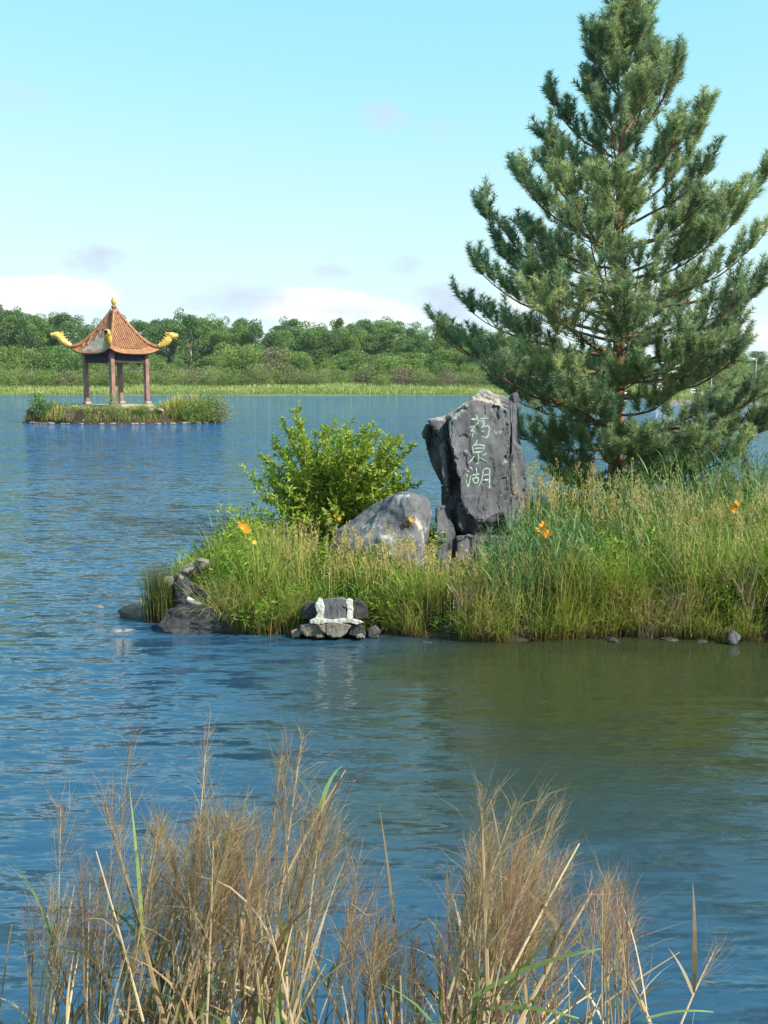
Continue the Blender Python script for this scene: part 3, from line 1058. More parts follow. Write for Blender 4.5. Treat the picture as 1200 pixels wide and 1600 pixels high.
NS, NT = 26, 30
for k in range(4):
    a = k * math.pi / 2
    ca, sa = math.cos(a), math.sin(a)
    rotm = np.array([[ca, -sa, 0], [sa, ca, 0], [0, 0, 1]])
    S, T = np.meshgrid(np.linspace(0, 1, NS), np.linspace(-1, 1, NT), indexing='ij')
    top = roof_pt(S.ravel(), T.ravel()); bot = roof_pt(S.ravel(), T.ravel(), -.12)
    V = np.concatenate([top, bot]) @ rotm.T
    i = (np.arange(NS - 1)[:, None] * NT + np.arange(NT - 1)[None, :]).ravel()
    F1 = np.stack([i, i + NT, i + NT + 1, i + 1], -1)
    F2 = F1[:, ::-1] + NS * NT
    e = (NS - 1) * NT + np.arange(NT - 1)
    F3 = np.stack([e, e + NS * NT, e + 1 + NS * NT, e + 1], -1)
    face = link('roof_face', fastmesh('roof_face', V, [np.concatenate([F1, F2, F3])], smooth=True), M['tile'], pav)
    left_face = k == 3               # the face turned to the left of the photograph lost tiles
    ribs, ends = Acc(), Acc()
    nr = 23
    for q in range(nr):
        x = (q - (nr - 1) / 2) / ((nr - 1) / 2) * (AE - .1)
        s0 = max((abs(x) - .12) / (AE - .12), 0) * .97 + .03
        if s0 > .97: continue
        runs = [(s0, 1.0)]
        if left_face and -1.55 < x < 1.45:
            lo_ = .46 + .10 * math.sin(q * 1.7) + .05 * math.sin(q * 4.1) + (.12 if x > .9 or x < -1.1 else 0)
            hi_ = .86 + .05 * math.sin(q * 2.9)
            if hi_ > max(lo_, s0) + .05:
                runs = [(s0, max(lo_, s0 + .01)), (hi_, 1.0)]
        for (u0, u1) in runs:
            if u1 - u0 < .02: continue
            ss = np.linspace(u0, u1 + .012, max(3, int((u1 - u0) * 14)))
            half = .12 + (AE - .12) * ss
            tt = np.clip(x / half, -1, 1)
            P = roof_pt(ss, tt, .035)
            P[:, 0] = x
            jit = .008 * np.sin(np.arange(len(ss)) * 2.1 + q)
            P[:, 2] += jit
            V_, F_ = tube(P @ rotm.T, .062, 6)
            ribs.add(V_, F_)
        pe = roof_pt(np.array([1.015]), np.array([np.clip(x / AE, -1, 1)]), -.01)[0]
        pe[0] = x
        # round end tile and hanging drip tile
        aa = np.arange(8) * math.pi / 4
        ring = np.stack([pe[0] + .10 * np.cos(aa), np.full(8, pe[1] - .03), pe[2] + .10 * np.sin(aa)], -1)
        ring2 = ring + np.array([0, .06, 0])
        V_ = np.concatenate([ring, ring2, [[pe[0], pe[1] - .045, pe[2]]]]) @ rotm.T
        F_ = [(j, (j + 1) % 8, 8 + (j + 1) % 8, 8 + j) for j in range(8)] + [(16, (j + 1) % 8, j, j) for j in range(0)]
        ends.add(V_, np.array(F_))
        ends.add(np.concatenate([ring, [[pe[0], pe[1] - .05, pe[2]]]]) @ rotm.T, np.array([(8, j, (j + 1) % 8) for j in range(8)]))
        d = np.array([[pe[0] + .1 - .1, pe[1] - .02, pe[2] - .02], [pe[0] + .19, pe[1] - .02, pe[2] - .02], [pe[0] + .095, pe[1] - .03, pe[2] - .16]]) @ rotm.T
        ends.add(d, np.array([(0, 1, 2)]))
    o = ribs.build('tile_rows', M['tile'], face, True); o['kind'] = 'stuff'
    o = ends.build('eave_end_tiles', M['gold'], face, False); o['kind'] = 'stuff'
    if left_face:
        S, T = np.meshgrid(np.linspace(.44, .9, 14), np.linspace(-.62, .66, 18), indexing='ij')
        S2 = S + .04 * np.sin(T * 9 + 1) + .02 * np.sin(T * 23)
        V = roof_pt(S2.ravel(), T.ravel() * (1 + .06 * np.sin(S.ravel() * 40)), .014 + 0 * S.ravel()) @ rotm.T
        i = (np.arange(13)[:, None] * 18 + np.arange(17)[None, :]).ravel()
        F1 = np.stack([i, i + 18, i + 19, i + 1], -1)
        o = link('bare_mortar_patch', fastmesh('bare_mortar_patch', V, [F1]), M['roofmortar'], face)
        o['label'] = 'grey patch of bare mortar where roof tiles are missing'
    # hip ridge with its dragon, at the corner between this face and the next
    sg = np.linspace(.02, 1.0, 16)
    P = roof_pt(sg, np.ones(16), .10)
    ext = P[-1]
    dirv = np.array([1, -1, 0]) / math.sqrt(2)
    P = np.concatenate([P, [ext + dirv * .28 + [0, 0, .10], ext + dirv * .55 + [0, 0, .30]]]) @ rotm.T
    rad = np.concatenate([np.full(16, .12), [.13, .13]])
    V_, F_ = tube(P, rad, 8)
    acc = Acc(); acc.add(V_, F_)
    V_, F_ = tube(P[:16] + [0, 0, .13], .05, 6); acc.add(V_, F_)
    ridge = acc.build('hip_ridge', M['tile'], pav, True)
    # dragon: curved neck, skull, open jaws, horns, crest, beard
    acc = Acc()
    e0 = ext
    def dp(r_, z_, w_=0.0):
        return np.array(e0 + dirv * r_ * .86 + np.array([dirv[1] * -w_, dirv[0] * w_, 0]) * 1.0 + [0, 0, z_ * .8])
    neck = [dp(-.10, .06), dp(.25, .16), dp(.55, .40), dp(.78, .70), dp(.98, .92)]
    V_, F_ = tube(np.array(neck), [.17, .24, .29, .29, .24], 8); acc.add(V_, F_)
    head = [dp(.86, .92), dp(1.02, 1.03), dp(1.25, 1.06), dp(1.48, 1.04), dp(1.66, 1.10)]
    V_, F_ = tube(np.array(head), [.18, .29, .25, .18, .15], 8); acc.add(V_, F_)
    jaw = [dp(1.0, .86), dp(1.2, .80), dp(1.42, .78), dp(1.55, .80)]
    V_, F_ = tube(np.array(jaw), [.10, .09, .07, .03], 6); acc.add(V_, F_)
    for sw in (-1, 1):
        V_, F_ = tube(np.array([dp(1.0, 1.16, sw * .08), dp(.86, 1.30, sw * .12), dp(.68, 1.34, sw * .16)]), [.05, .04, .015], 5); acc.add(V_, F_)
        V_, F_ = tube(np.array([dp(1.22, 1.2, sw * .12), dp(1.26, 1.22, sw * .13)]), [.05, .05], 6); acc.add(V_, F_)
    for j, (r_, z_, h_) in enumerate(((.22, .3, .14), (.42, .5, .16), (.58, .72, .2), (.70, .92, .26), (.78, 1.05, .3))):
        c0 = dp(r_, z_)
        V_, F_ = tube(np.array([c0, c0 + dirv * -.10 + [0, 0, h_ * .6], c0 + dirv * -.22 + [0, 0, h_]]), [.09, .06, .01], 5); acc.add(V_, F_)
    for v in range(len(acc.V)): acc.V[v] = (acc.V[v] @ rotm.T).astype(np.float32)
    dr = acc.build('dragon_head', M['gold'], ridge, True)
# finial on the apex: drum, two balls and a tall jar
fin = empty('finial', (0, 0, ZA - .12)); fin.parent = pav
prof = [('drum', [(.0, .26), (.12, .24), (.2, .15), (.26, .12)], 'tile'), ('ball', [(.24, .08), (.32, .2), (.42, .22), (.52, .17), (.56, .08)], 'tile'),
        ('jar', [(.54, .08), (.64, .17), (.86, .21), (1.0, .16), (1.1, .12), (1.2, .03)], 'gold')]
for nm, pr, mt in prof:
    acc = Acc()
    V_, F_ = tube([(0, 0, z) for z, r_ in pr], [r_ for z, r_ in pr], 12); acc.add(V_, F_)
    acc.build(nm, M[mt], fin, True)

# rubble and shoreline stones of the pavilion island
GS = 'stones along the pavilion island shore'
protos = [rock_mesh('shore_stone', (1, 1, .7), 100 + i, 2, rough=.05) for i in range(5)]
for me in protos: me.materials.append(M['fieldstone'])
for i in range(46):
    t = -math.pi + (i + random.uniform(-.3, 1.3)) / 46 * math.pi
    u = math.cos(t) * 1.0; v = math.sin(t) * 1.0
    r_ = 1.0 / (1 + 0)
    x = PAV.x + .65 + u * 7.75 * (1 + .015 * math.sin(i * 3.3)); y = 82.2 + v * 5.3
    o = link('shore_stone', protos[i % 5]); s = .15 + .5 * random.random() ** 1.6
    o.location = (x, y, .03); o.scale = (s * 1.5, s, s * .75); o.rotation_euler = (0, 0, i * 1.3)
    tag(o, 'small grey stone on the waterline round the pavilion island', 'stone', GS)
GR = 'rubble blocks round the pavilion floor'
for i, (px, py, s) in enumerate(((108, 640, .8), (118, 636, .7), (99, 641, .6), (132, 640, .5), (198, 638, .5), (235, 640, .7), (250, 641, .6), (88, 650, .6), (150, 643, .5), (215, 644, .4))):
    p = atd(px, py, 78.6 if px > 140 else 80.2)
    o = link('rubble_block', protos[i % 5]); o.location = (p.x, p.y, max(p.z, .3)); o.scale = (s * 1.3, s, s * .9); o.rotation_euler = (0, 0, i)
    tag(o, 'weathered rubble block lying beside the pavilion platform', 'rubble', GR)


# ------------------------------------------------------------------ crowns
def crown(name, mat, H, Wd, n, seed, lsize, low=.15, clumps=16, pointy=0.0, flatness=.8):
    r = np.random.default_rng(seed)
    pts, tone = [], []
    for c in range(clumps):
        zc = r.uniform(low, .95)
        prof = math.sin(min(1, (zc - low + .12) / (1 - low + .12)) ** (.75 - .2 * pointy) * math.pi * .97) ** .6
        rr = Wd * .5 * prof * r.uniform(.25, .85) ** .6
        a = r.uniform(0, 2 * math.pi)
        cr = Wd * r.uniform(.16, .30) * (1 - .3 * pointy)
        k = n // clumps
        d = r.normal(size=(k, 3)); d /= np.linalg.norm(d, axis=1, keepdims=True)
        rad = cr * r.uniform(.55, 1.05, k) ** .6
        P = np.array([math.cos(a) * rr, math.sin(a) * rr, zc * H]) + d * rad[:, None] * np.array([1, 1, flatness])
        pts.append(P); tone.append(np.clip(r.uniform(.15, .75) + r.uniform(-.28, .28, k), 0, 1))
    P = np.concatenate(pts); tone = np.concatenate(tone)
    P[:, 2] = np.maximum(P[:, 2], H * .02)
    d = r.normal(size=(len(P), 3)); d[:, 2] *= .6
    V, F, T, A = leaves(P, d, lsize * r.uniform(.6, 1.3, len(P)), lsize * r.uniform(.45, .9, len(P)), tone)
    me = fastmesh(name, V, F, {'tone': T, 'along': A})
    me.materials.append(M[mat])
    return me


def trunk_mesh(H, r0, seed, fork=2):
    r = np.random.default_rng(seed)
    acc = Acc()
    P = [(r.normal() * .012 * H * k / 6, r.normal() * .012 * H * k / 6, H * k / 6) for k in range(7)]
    V, F = tube(P, np.linspace(r0, r0 * .25, 7), 6); acc.add(V, F)
    for k in range(fork):
        b = np.array(P[3 + k % 3]); a = r.uniform(0, 6.28)
        V, F = tube([b, b + [math.cos(a) * .06 * H, math.sin(a) * .06 * H, .12 * H], b + [math.cos(a) * .1 * H, math.sin(a) * .1 * H, .26 * H]], [r0 * .45, r0 * .3, r0 * .1], 5)
        acc.add(V, F)
    me = fastmesh('trunk', np.concatenate(acc.V), [np.concatenate(acc.Q)])
    me.materials.append(M['farbark'])
    return me


TALL = [crown('crown', 'treedark', 1.0, .37, 5200, 200 + i, .022, .2, 30, .45) for i in range(5)]
TALLM = [crown('crown', 'treemid', 1.0, .38, 5200, 210 + i, .022, .27, 30, .35) for i in range(4)]
ROUND = [crown('crown', 'treelight', 1.0, 1.0, 4200, 220 + i, .045, .06, 30, 0) for i in range(4)]
ROUNDM = [crown('crown', 'treemid', 1.0, .9, 4200, 230 + i, .045, .06, 30, 0) for i in range(3)]
SHRUB = [crown('foliage', 'shrubolive', 1.0, 1.9, 3200, 240 + i, .07, .03, 26, 0, .9) for i in range(4)]
SHRUBL = [crown('foliage', 'treelight', 1.0, 1.8, 3200, 250 + i, .07, .03, 26, 0, .9) for i in range(3)]
SHRUBB = [crown('foliage', 'shrubbrown', 1.0, 1.3, 1300, 260 + i, .07, .05, 14, 0) for i in range(2)]
TRK = [trunk_mesh(1.0, .016, 300 + i) for i in range(4)]


def far_tree(name, x, y, H, mesh, label, cat, group, trunk=True, wide=1.0):
    z = float(shore_h(np.array([x]), np.array([y]))[0])
    o = empty(name, (x, y, z), random.uniform(0, 6.28))
    tag(o, label, cat, group)
    c = link(mesh.name.split('.')[0], mesh, None, o)
    c.scale = (H * wide, H * wide, H)
    if trunk:
        t = link('trunk', random.choice(TRK), None, o)
        t.scale = (H, H, H * .8)
    return o


TOPX = [-60, 0, 60, 100, 130, 160, 230, 300, 350, 385, 430, 470, 520, 560, 590, 620, 660, 700, 760, 850, 930, 1000, 1080]
TOPY = [472, 472, 479, 483, 492, 492, 490, 480, 490, 494, 499, 494, 494, 492, 495, 500, 503, 506, 512, 526, 540, 552, 560]
GT, GM, GSH = 'tall trees of the far wood', 'rounded trees in front of the far wood', 'shrubs along the far marsh edge'
TL = {0: 'tall dark green tree', 1: 'tall fresher green tree'}


def zone(px):
    for lim, t in ((80, 'left of the pavilion'), (280, 'behind the pavilion'), (425, 'right of the pavilion'), (560, 'above the bright bush'), (700, 'left of the pine'), (1000, 'behind the pine'), (9999, 'right of the pine trunk')):
        if px < lim:
            return t


ROWT = ('in the far wood edge', 'midway in the far wood', 'on the far wood skyline')
for row, (Y, sp, dz) in enumerate(((338, 22, 12), (352, 24, 5), (368, 26, 0))):
    px = -70 + row * 9
    while px < 1090:
        x = (px - 600) / FPX * Y * 1.005
        ty = np.interp(px, TOPX, TOPY) + dz + random.uniform(-6, 12)
        ztop = atd(px, ty, Y).z
        z0 = float(shore_h(np.array([x]), np.array([Y]))[0])
        H = (ztop - z0) / 1.02
        k = 1 if (random.random() < (.2 if px < 400 else .55)) else 0
        far_tree('forest_tree', x, Y + random.uniform(-5, 5), H, random.choice(TALLM if k else TALL), TL[k] + ' ' + ROWT[row] + ' ' + zone(px), 'tree', GT, True, random.uniform(.85, 1.15) * (24 / max(H, 10)) ** .4)
        px += sp * random.uniform(.75, 1.25)
ML = {0: 'rounded light green tree before the dark wood', 1: 'rounded mid green tree before the dark wood'}
for (px, ty, w, k) in ((-30, 545, 1, 1), (30, 540, 1.0, 0), (75, 548, .9, 1), (105, 536, 1.0, 1), (150, 545, .9, 1), (250, 552, .9, 1), (285, 560, .8, 1), (340, 556, .9, 0), (362, 538, 1.0, 0), (392, 540, 1.0, 0), (460, 550, 1.0, 0),
                       (512, 560, .9, 0), (475, 556, .9, 1), (555, 572, 1.2, 0), (610, 556, 1.5, 0), (645, 560, 1.3, 0), (690, 565, 1.2, 1), (735, 566, 1.2, 0), (790, 566, 1.2, 1), (860, 568, 1.2, 0), (940, 570, 1.2, 1), (1010, 572, 1.1, 0),
                       (1075, 570, 1.1, 0), (1110, 567, 1.2, 1), (1150, 568, 1.2, 0), (1190, 570, 1.2, 1), (1225, 566, 1.2, 0), (5, 560, .8, 0), (200, 556, 1, 1), (420, 566, .8, 1), (580, 578, 1.0, 1)):
    Y = random.uniform(314, 326)
    x = (px - 600) / FPX * Y * 1.005
    far_tree('willow_tree', x, Y, (atd(px, ty, Y).z - 2.4) / 1.08, random.choice(ROUNDM if k else ROUND), ML[k] + ' ' + zone(px), 'tree', GM, True, w)
px = -50
while px < 1240:
    Y = random.uniform(326, 334)
    far_tree('understory_tree', (px - 600) / FPX * Y * 1.005, Y, random.uniform(8.5, 12), random.choice(ROUNDM + TALLM[:1]), 'low undergrowth tree at the edge of the far wood ' + zone(px), 'tree', 'undergrowth at the edge of the far wood', False, random.uniform(1.0, 1.4))
    px += random.uniform(24, 36)
brown = far_tree('bare_tree', (430 - 600) / FPX * 316, 314, 10.2, SHRUBB[0], 'bare grey-brown shrubby tree among green trees on the far shore', 'tree', None, False, .75)
px = -60
i = 0
while px < 1240:
    Y = random.uniform(303, 313)
    x = (px - 600) / FPX * Y * 1.005
    k = random.random()
    mesh, lab = (random.choice(SHRUB), 'low olive green shrub above the far marsh grass') if k < .55 else (random.choice(SHRUBL), 'low bright green shrub above the far marsh grass') if k < .9 else (SHRUBB[1], 'low brownish shrub above the far marsh grass')
    far_tree('marsh_shrub', x, Y, random.uniform(3.2, 5.4), mesh, lab + ' ' + zone(px), 'shrub', GSH, False, random.uniform(.9, 1.3))
    px += random.uniform(15, 24)
# a paler line of distant trees on the right skyline
for i, px in enumerate((1110, 1130, 1148, 1166, 1181, 1204, 1222)):
    Y = 560 + (i % 3) * 12
    ty = (560, 557, 553, 552, 554, 556, 553)[i]
    far_tree('distant_tree', (px - 600) / FPX * Y * 1.005, Y, atd(px, ty, Y).z - 3.5, TALL[i % 5], 'dark distant tree on the skyline right of the pine', 'tree', 'distant trees on the right skyline', True, 1.6)

# marsh grass on the far shore and the spit (uncountable)
acc = Acc()
n = 45000
X = rng.uniform(-135, 125, n); Y = SHORE_Y + 2 + rng.uniform(0, 1, n) ** 1.2 * 44
Z = shore_h(X, Y)
keep = Z > .03
base = np.stack([X, Y, Z - .05], -1)[keep]
m_ = len(base)
patch = np.array([mnoise.noise(Vector((p[0] * .05, p[1] * .12, 0))) for p in base])
V, F, T, A = blades(base, rng.uniform(0, 6.28, m_), .1, .5, rng.uniform(.5, 1.3, m_) * (1 + .6 * patch), rng.uniform(.12, .3, m_), np.clip(.5 + patch * .9 + rng.uniform(-.25, .25, m_), 0, 1), 2)
acc.add(V, F, T, A)
n = 9000
X = rng.uniform(38, 125, n); Y = rng.uniform(149, 177, n)
Z = spit_h(X, Y); keep = Z > .12
base = np.stack([X, Y, Z - .05], -1)[keep]; m_ = len(base)
V, F, T, A = blades(base, rng.uniform(0, 6.28, m_), .1, .6, rng.uniform(.5, 1.5, m_), rng.uniform(.12, .3, m_), rng.uniform(0, .9, m_), 2)
acc.add(V, F, T, A)
tag(acc.build('marsh_grass', M['marshgrass']), 'pale green marsh grass along the far shoreline', 'grass', kind='stuff')

# far white sheds, boats and poles seen through the pine
def shed(name, px, py, Y, w, h, d, label, roofmat='redroof'):
    p = atd(px, py, Y)
    s = empty(name, (p.x, Y, float(max(0, shore_h(np.array([p.x]), np.array([Y]))[0]))), R(14))
    tag(s, label, 'building')
    boxm('wall', (0, 0, h / 2), (w, d, h), 'whitewall', s, 0)
    bm = bmesh.new()
    for v in ((-w * .56, -d * .6, h), (w * .56, -d * .6, h), (w * .56, d * .6, h), (-w * .56, d * .6, h), (-w * .56, 0, h * 1.4), (w * .56, 0, h * 1.4)): bm.verts.new(v)
    bm.verts.ensure_lookup_table()
    for f in ((0, 1, 5, 4), (3, 4, 5, 2), (0, 4, 3), (1, 2, 5), (0, 3, 2, 1)): bm.faces.new([bm.verts[j] for j in f])
    bmesh.ops.recalc_face_normals(bm, faces=bm.faces)
    me = bpy.data.meshes.new('roof'); bm.to_mesh(me); bm.free(); link('roof', me, M[roofmat], s)
    for k in (-1, 1):
        boxm('window', (k * w * .25, -d / 2 - .02, h * .55), (w * .2, .06, h * .35), 'glassdark', s, 0)
    return s


shed('lakeside_shed', 1032, 612, 278, 4.2, 2.8, 3.5, 'small white shed with red roof across the lake seen through the pine')
shed('lakeside_house', 1048, 585, 300, 7.0, 5.5, 5, 'white house with pale roof behind the red roofed shed', 'whitewall')
shed('distant_house', 1196, 571, 420, 9.0, 4.0, 6, 'white house with brown roof on the right skyline', 'bark')


def boat(px, py, Y, L, label):
    p = atd(px, py, Y)
    b = empty('moored_boat', (p.x, Y, 0), R(10)); tag(b, label, 'boat')
    bm = bmesh.new(); rings = []
    for t in np.linspace(-1, 1, 9):
        w = .85 * (1 - max(0, t) ** 2.5) * (1 if t > -1 else .9) + .03; z0 = -.1 + .25 * max(0, t) ** 2
        rings.append([bm.verts.new((t * L / 2, s_ * w, z)) for s_, z in ((-1, .75 + .25 * max(0, t) ** 2), (-.7, z0), (.7, z0), (1, .75 + .25 * max(0, t) ** 2))])
    for a, c in zip(rings[:-1], rings[1:]):
        for i in range(4): bm.faces.new((a[i], a[(i + 1) % 4], c[(i + 1) % 4], c[i]))
    bm.faces.new(rings[0]); bm.faces.new(rings[-1][::-1]); bmesh.ops.recalc_face_normals(bm, faces=bm.faces)
    me = bpy.data.meshes.new('hull'); bm.to_mesh(me); bm.free(); link('hull', me, M['whitewall'], b)
    boxm('cabin', (-.2, 0, 1.25), (L * .45, 1.2, .9), 'whitewall', b, .05)
    boxm('window', (-.2, -.62, 1.35), (L * .36, .05, .35), 'glassdark', b, 0)


boat(1085, 617, 262, 4.5, 'white cabin boat moored right of the white shed')
boat(968, 612, 262, 4.0, 'white cabin boat moored left of the white shed beyond the trunk')
for i, (px, y0, lab) in enumerate(((1113, 560, 'left of two pale poles standing on the far shore'), (1182, 560, 'right pale pole standing beside the distant house'))):
    Y = 290; p = atd(px, y0, Y); acc = Acc()
    V, F = tube([(p.x, Y, 0), (p.x, Y, p.z)], [.14, .10], 8); acc.add(V, F)
    V, F = tube([(p.x - .5, Y, p.z - .5), (p.x + .5, Y, p.z - .5)], .06, 6); acc.add(V, F)
    tag(acc.build('utility_pole', M['steel']), lab, 'pole', 'poles on the far shore')


# ------------------------------------------------------------------ the pine
PY = 17.6
pbase = atd(957, 760, PY)
PX = pbase.x
pz0 = float(isle_h([PX], [PY])[0])
pine = empty('pine_tree', (PX, PY, pz0))
tag(pine, 'tall blue-green pine with reddish trunk rising behind the reeds', 'pine tree')
PH = atd(957, -14, PY).z - pz0
pr = np.random.default_rng(5)
tz = np.linspace(0, 1, 14)
tp = np.stack([.05 * np.sin(tz * 7) + .04 * tz, .05 * np.cos(tz * 5), tz * PH * .985 - .1], -1)
V, F = tube(tp, .125 * (1 - tz) ** .8 + .012, 10)
acc = Acc(); acc.add(V, F); acc.build('trunk', M['bark'], pine, True)
ZL = np.array([9.5, 9.0, 8.3, 7.3, 6.5, 5.7, 4.7, 3.7, 2.9, 2.0, 1.3])[::-1]
RL = np.array([.10, .36, .72, 1.35, 1.7, 2.4, 2.75, 3.1, 2.6, 1.7, 1.2])[::-1]
RR = np.array([.10, .36, .72, 1.45, 1.85, 2.25, 2.65, 2.7, 2.6, 2.3, 1.4])[::-1]


def trunk_at(z):
    f = (z + .1) / (PH * .985)
    return np.array([np.interp(f, tz, tp[:, 0]), np.interp(f, tz, tp[:, 1]), z])


def needles_for(segs, dens, acc, L0=.115):
    for (a, b, tone) in segs:
        a = np.asarray(a); b = np.asarray(b)
        ax = b - a; ln = np.linalg.norm(ax); ax = ax / (ln + 1e-9)
        k = max(12, int(dens * ln))
        t = pr.uniform(0, 1.04, k)
        rad = pr.normal(size=(k, 3)); rad -= (rad @ ax)[:, None] * ax; rad /= np.linalg.norm(rad, axis=1, keepdims=True) + 1e-9
        d = ax * pr.uniform(.35, .9, k)[:, None] + rad * pr.uniform(.6, 1, k)[:, None]
        d /= np.linalg.norm(d, axis=1, keepdims=True)
        P = a + ax * (t * ln)[:, None]
        L = L0 * pr.uniform(.75, 1.2, k)
        w = np.cross(d, pr.normal(size=(k, 3))); w /= np.linalg.norm(w, axis=1, keepdims=True) + 1e-9
        w *= .0062
        V = np.stack([P - w, P + w, P + d * L[:, None]], 1).reshape(-1, 3)
        F = np.arange(k * 3).reshape(-1, 3)
        acc.add(V, F, np.clip(tone + pr.uniform(-.18, .18, k), 0, 1).repeat(3))


def make_branch(z, az, Rt, elev0):
    """a limb with side branches and twigs, tips sweeping upward"""
    wood, segs = Acc(), []
    o = trunk_at(z)
    L = Rt
    n = 9
    pts = [o]
    el, a = elev0, az
    for i in range(n):
        s = (i + 1) / n
        el_i = el + .55 * s ** 2 + pr.normal() * .05
        a += pr.normal() * .07
        st = L / n
        pts.append(pts[-1] + st * np.array([math.cos(a) * math.cos(el_i), math.sin(a) * math.cos(el_i), math.sin(el_i)]))
    pts = np.array(pts)
    r0 = .012 + .010 * L
    V, F = tube(pts, np.linspace(r0, .006, n + 1), 6); wood.add(V, F)
    tone0 = pr.uniform(.2, .72)

    def shoots(tip, direc, cnt, size):
        for _ in range(cnt):
            d = direc * .7 + pr.normal(size=3) * .36 + np.array([0, 0, .95])
            d /= np.linalg.norm(d)
            ln = size * pr.uniform(.65, 1.3)
            st = tip - direc * pr.uniform(0, .10)
            segs.append((st, st + d * ln, tone0 + pr.uniform(-.28, .3)))

    shoots(pts[-1], (pts[-1] - pts[-2]) / np.linalg.norm(pts[-1] - pts[-2]), 4, .34)
    start = .30 if L > 1 else .15
    k = int(3 + L * 3.5)
    for j in range(k):
        s = start + (1 - start) * (j + pr.uniform(0, .8)) / k
        f = s * n; i = min(int(f), n - 1)
        p = pts[i] + (pts[i + 1] - pts[i]) * (f - i)
        ax = pts[i + 1] - pts[i]; ax /= np.linalg.norm(ax)
        side = np.cross(ax, [0, 0, 1]); side /= np.linalg.norm(side) + 1e-9
        sg = 1 if j % 2 else -1
        d = ax * .75 + side * sg * pr.uniform(.35, .95) + np.array([0, 0, pr.uniform(-.05, .55)])
        d /= np.linalg.norm(d)
        l2 = (.20 + .30 * L * (1 - s * .62)) * pr.uniform(.6, 1.1)
        l2 = min(l2, 1.05)
        m = 4
        q = [p]
        for u in range(m):
            dd = d + np.array([0, 0, .32 * (u / m)]) + pr.normal(size=3) * .09
            dd /= np.linalg.norm(dd); q.append(q[-1] + dd * l2 / m)
        q = np.array(q)
        V, F = tube(q, np.linspace(.009, .004, m + 1), 4); wood.add(V, F)
        shoots(q[-1], d, 2, .30)
        for u in range(1, m):
            if l2 > .3 or u > 1:
                if u > 1: shoots(q[u], d, 1, .24)

    return wood, segs


nb = 0
z = 1.15 - pz0 + pz0
levels = []
zz = .95
while zz < PH - .5:
    levels.append(zz); zz += .43 - .017 * zz + pr.uniform(-.05, .05)
for li, zz in enumerate(levels):
    f = zz / PH
    cnt = 5 if f < .55 else 4 if f < .72 else 3
    a0 = pr.uniform(0, 6.28)
    for k in range(cnt):
        az = a0 + k * 2 * math.pi / cnt + pr.normal() * .22
        zz = levels[li] + pr.uniform(-.14, .14)
        el = np.interp(f, [0, .25, .5, .75, 1], [-.18, .02, .24, .6, .95]) + pr.normal() * .08
        zw = zz + pz0
        # reach: silhouette radius at the height where the tip ends up
        rr = 1.5
        for _ in range(3):
            ztip = zw + rr * math.sin(el + .2)
            wl_ = (1 - math.cos(az)) / 2
            rr = np.interp(ztip, ZL, RL) * wl_ + np.interp(ztip, ZL, RR) * (1 - wl_)
        Lb = rr / max(math.cos(el + .22), .45) * pr.uniform(.72 if f < .5 else .55, 1.0) * .96
        Lb = min(max(Lb, .35), 3.5)
        wood, segs = make_branch(zz, az, Lb, el)
        b = wood.build('branch', M['twig'], pine, True)
        na = Acc(); needles_for(segs, 370, na)
        na.build('needles', M['needle'], b)
        nb += 1
for (zw, az, Lb, el) in ((4.45, 3.05, 2.75, .30), (3.0, 3.25, 3.2, .03), (2.7, 3.6, 2.9, -.05), (5.3, .1, 2.75, .18), (4.3, -.15, 3.0, .02), (2.3, -.3, 2.9, -.12), (1.6, -1.2, 1.6, .0), (2.3, 4.2, 2.3, -.05), (1.5, 4.5, 1.7, .05), (1.35, 3.6, 1.5, .05), (1.3, 5.3, 1.9, .02), (1.7, 5.0, 2.1, -.02), (1.9, 5.9, 2.4, -.08), (1.5, 5.7, 2.2, -.03), (1.9, 3.3, 2.0, -.05), (1.15, 4.9, 1.4, .1), (2.9, 4.71, 1.5, -.08), (3.5, 4.4, 1.8, -.05), (2.5, 5.0, 1.6, .0), (3.2, 5.2, 1.9, -.05)):
    wood, segs = make_branch(zw - pz0, az, Lb, el)
    b = wood.build('branch', M['twig'], pine, True)
    na = Acc(); needles_for(segs, 370, na)
    na.build('needles', M['needle'], b)
wood, segs = Acc(), []
top = trunk_at(PH - .25)
for k in range(9):
    a = k * 2.4; d = np.array([math.cos(a) * .35, math.sin(a) * .35, 1]); d /= np.linalg.norm(d)
    st = trunk_at(PH - .75 + k * .07)
    V, F = tube([st, st + d * .2], [.008, .005], 4); wood.add(V, F); segs.append((st + d * .05, st + d * pr.uniform(.28, .42), .5))
segs.append((trunk_at(PH - .5), trunk_at(PH - .02), .5))
b = wood.build('leader_shoots', M['twig'], pine); na = Acc(); needles_for(segs, 340, na); na.build('needles', M['needle'], b)

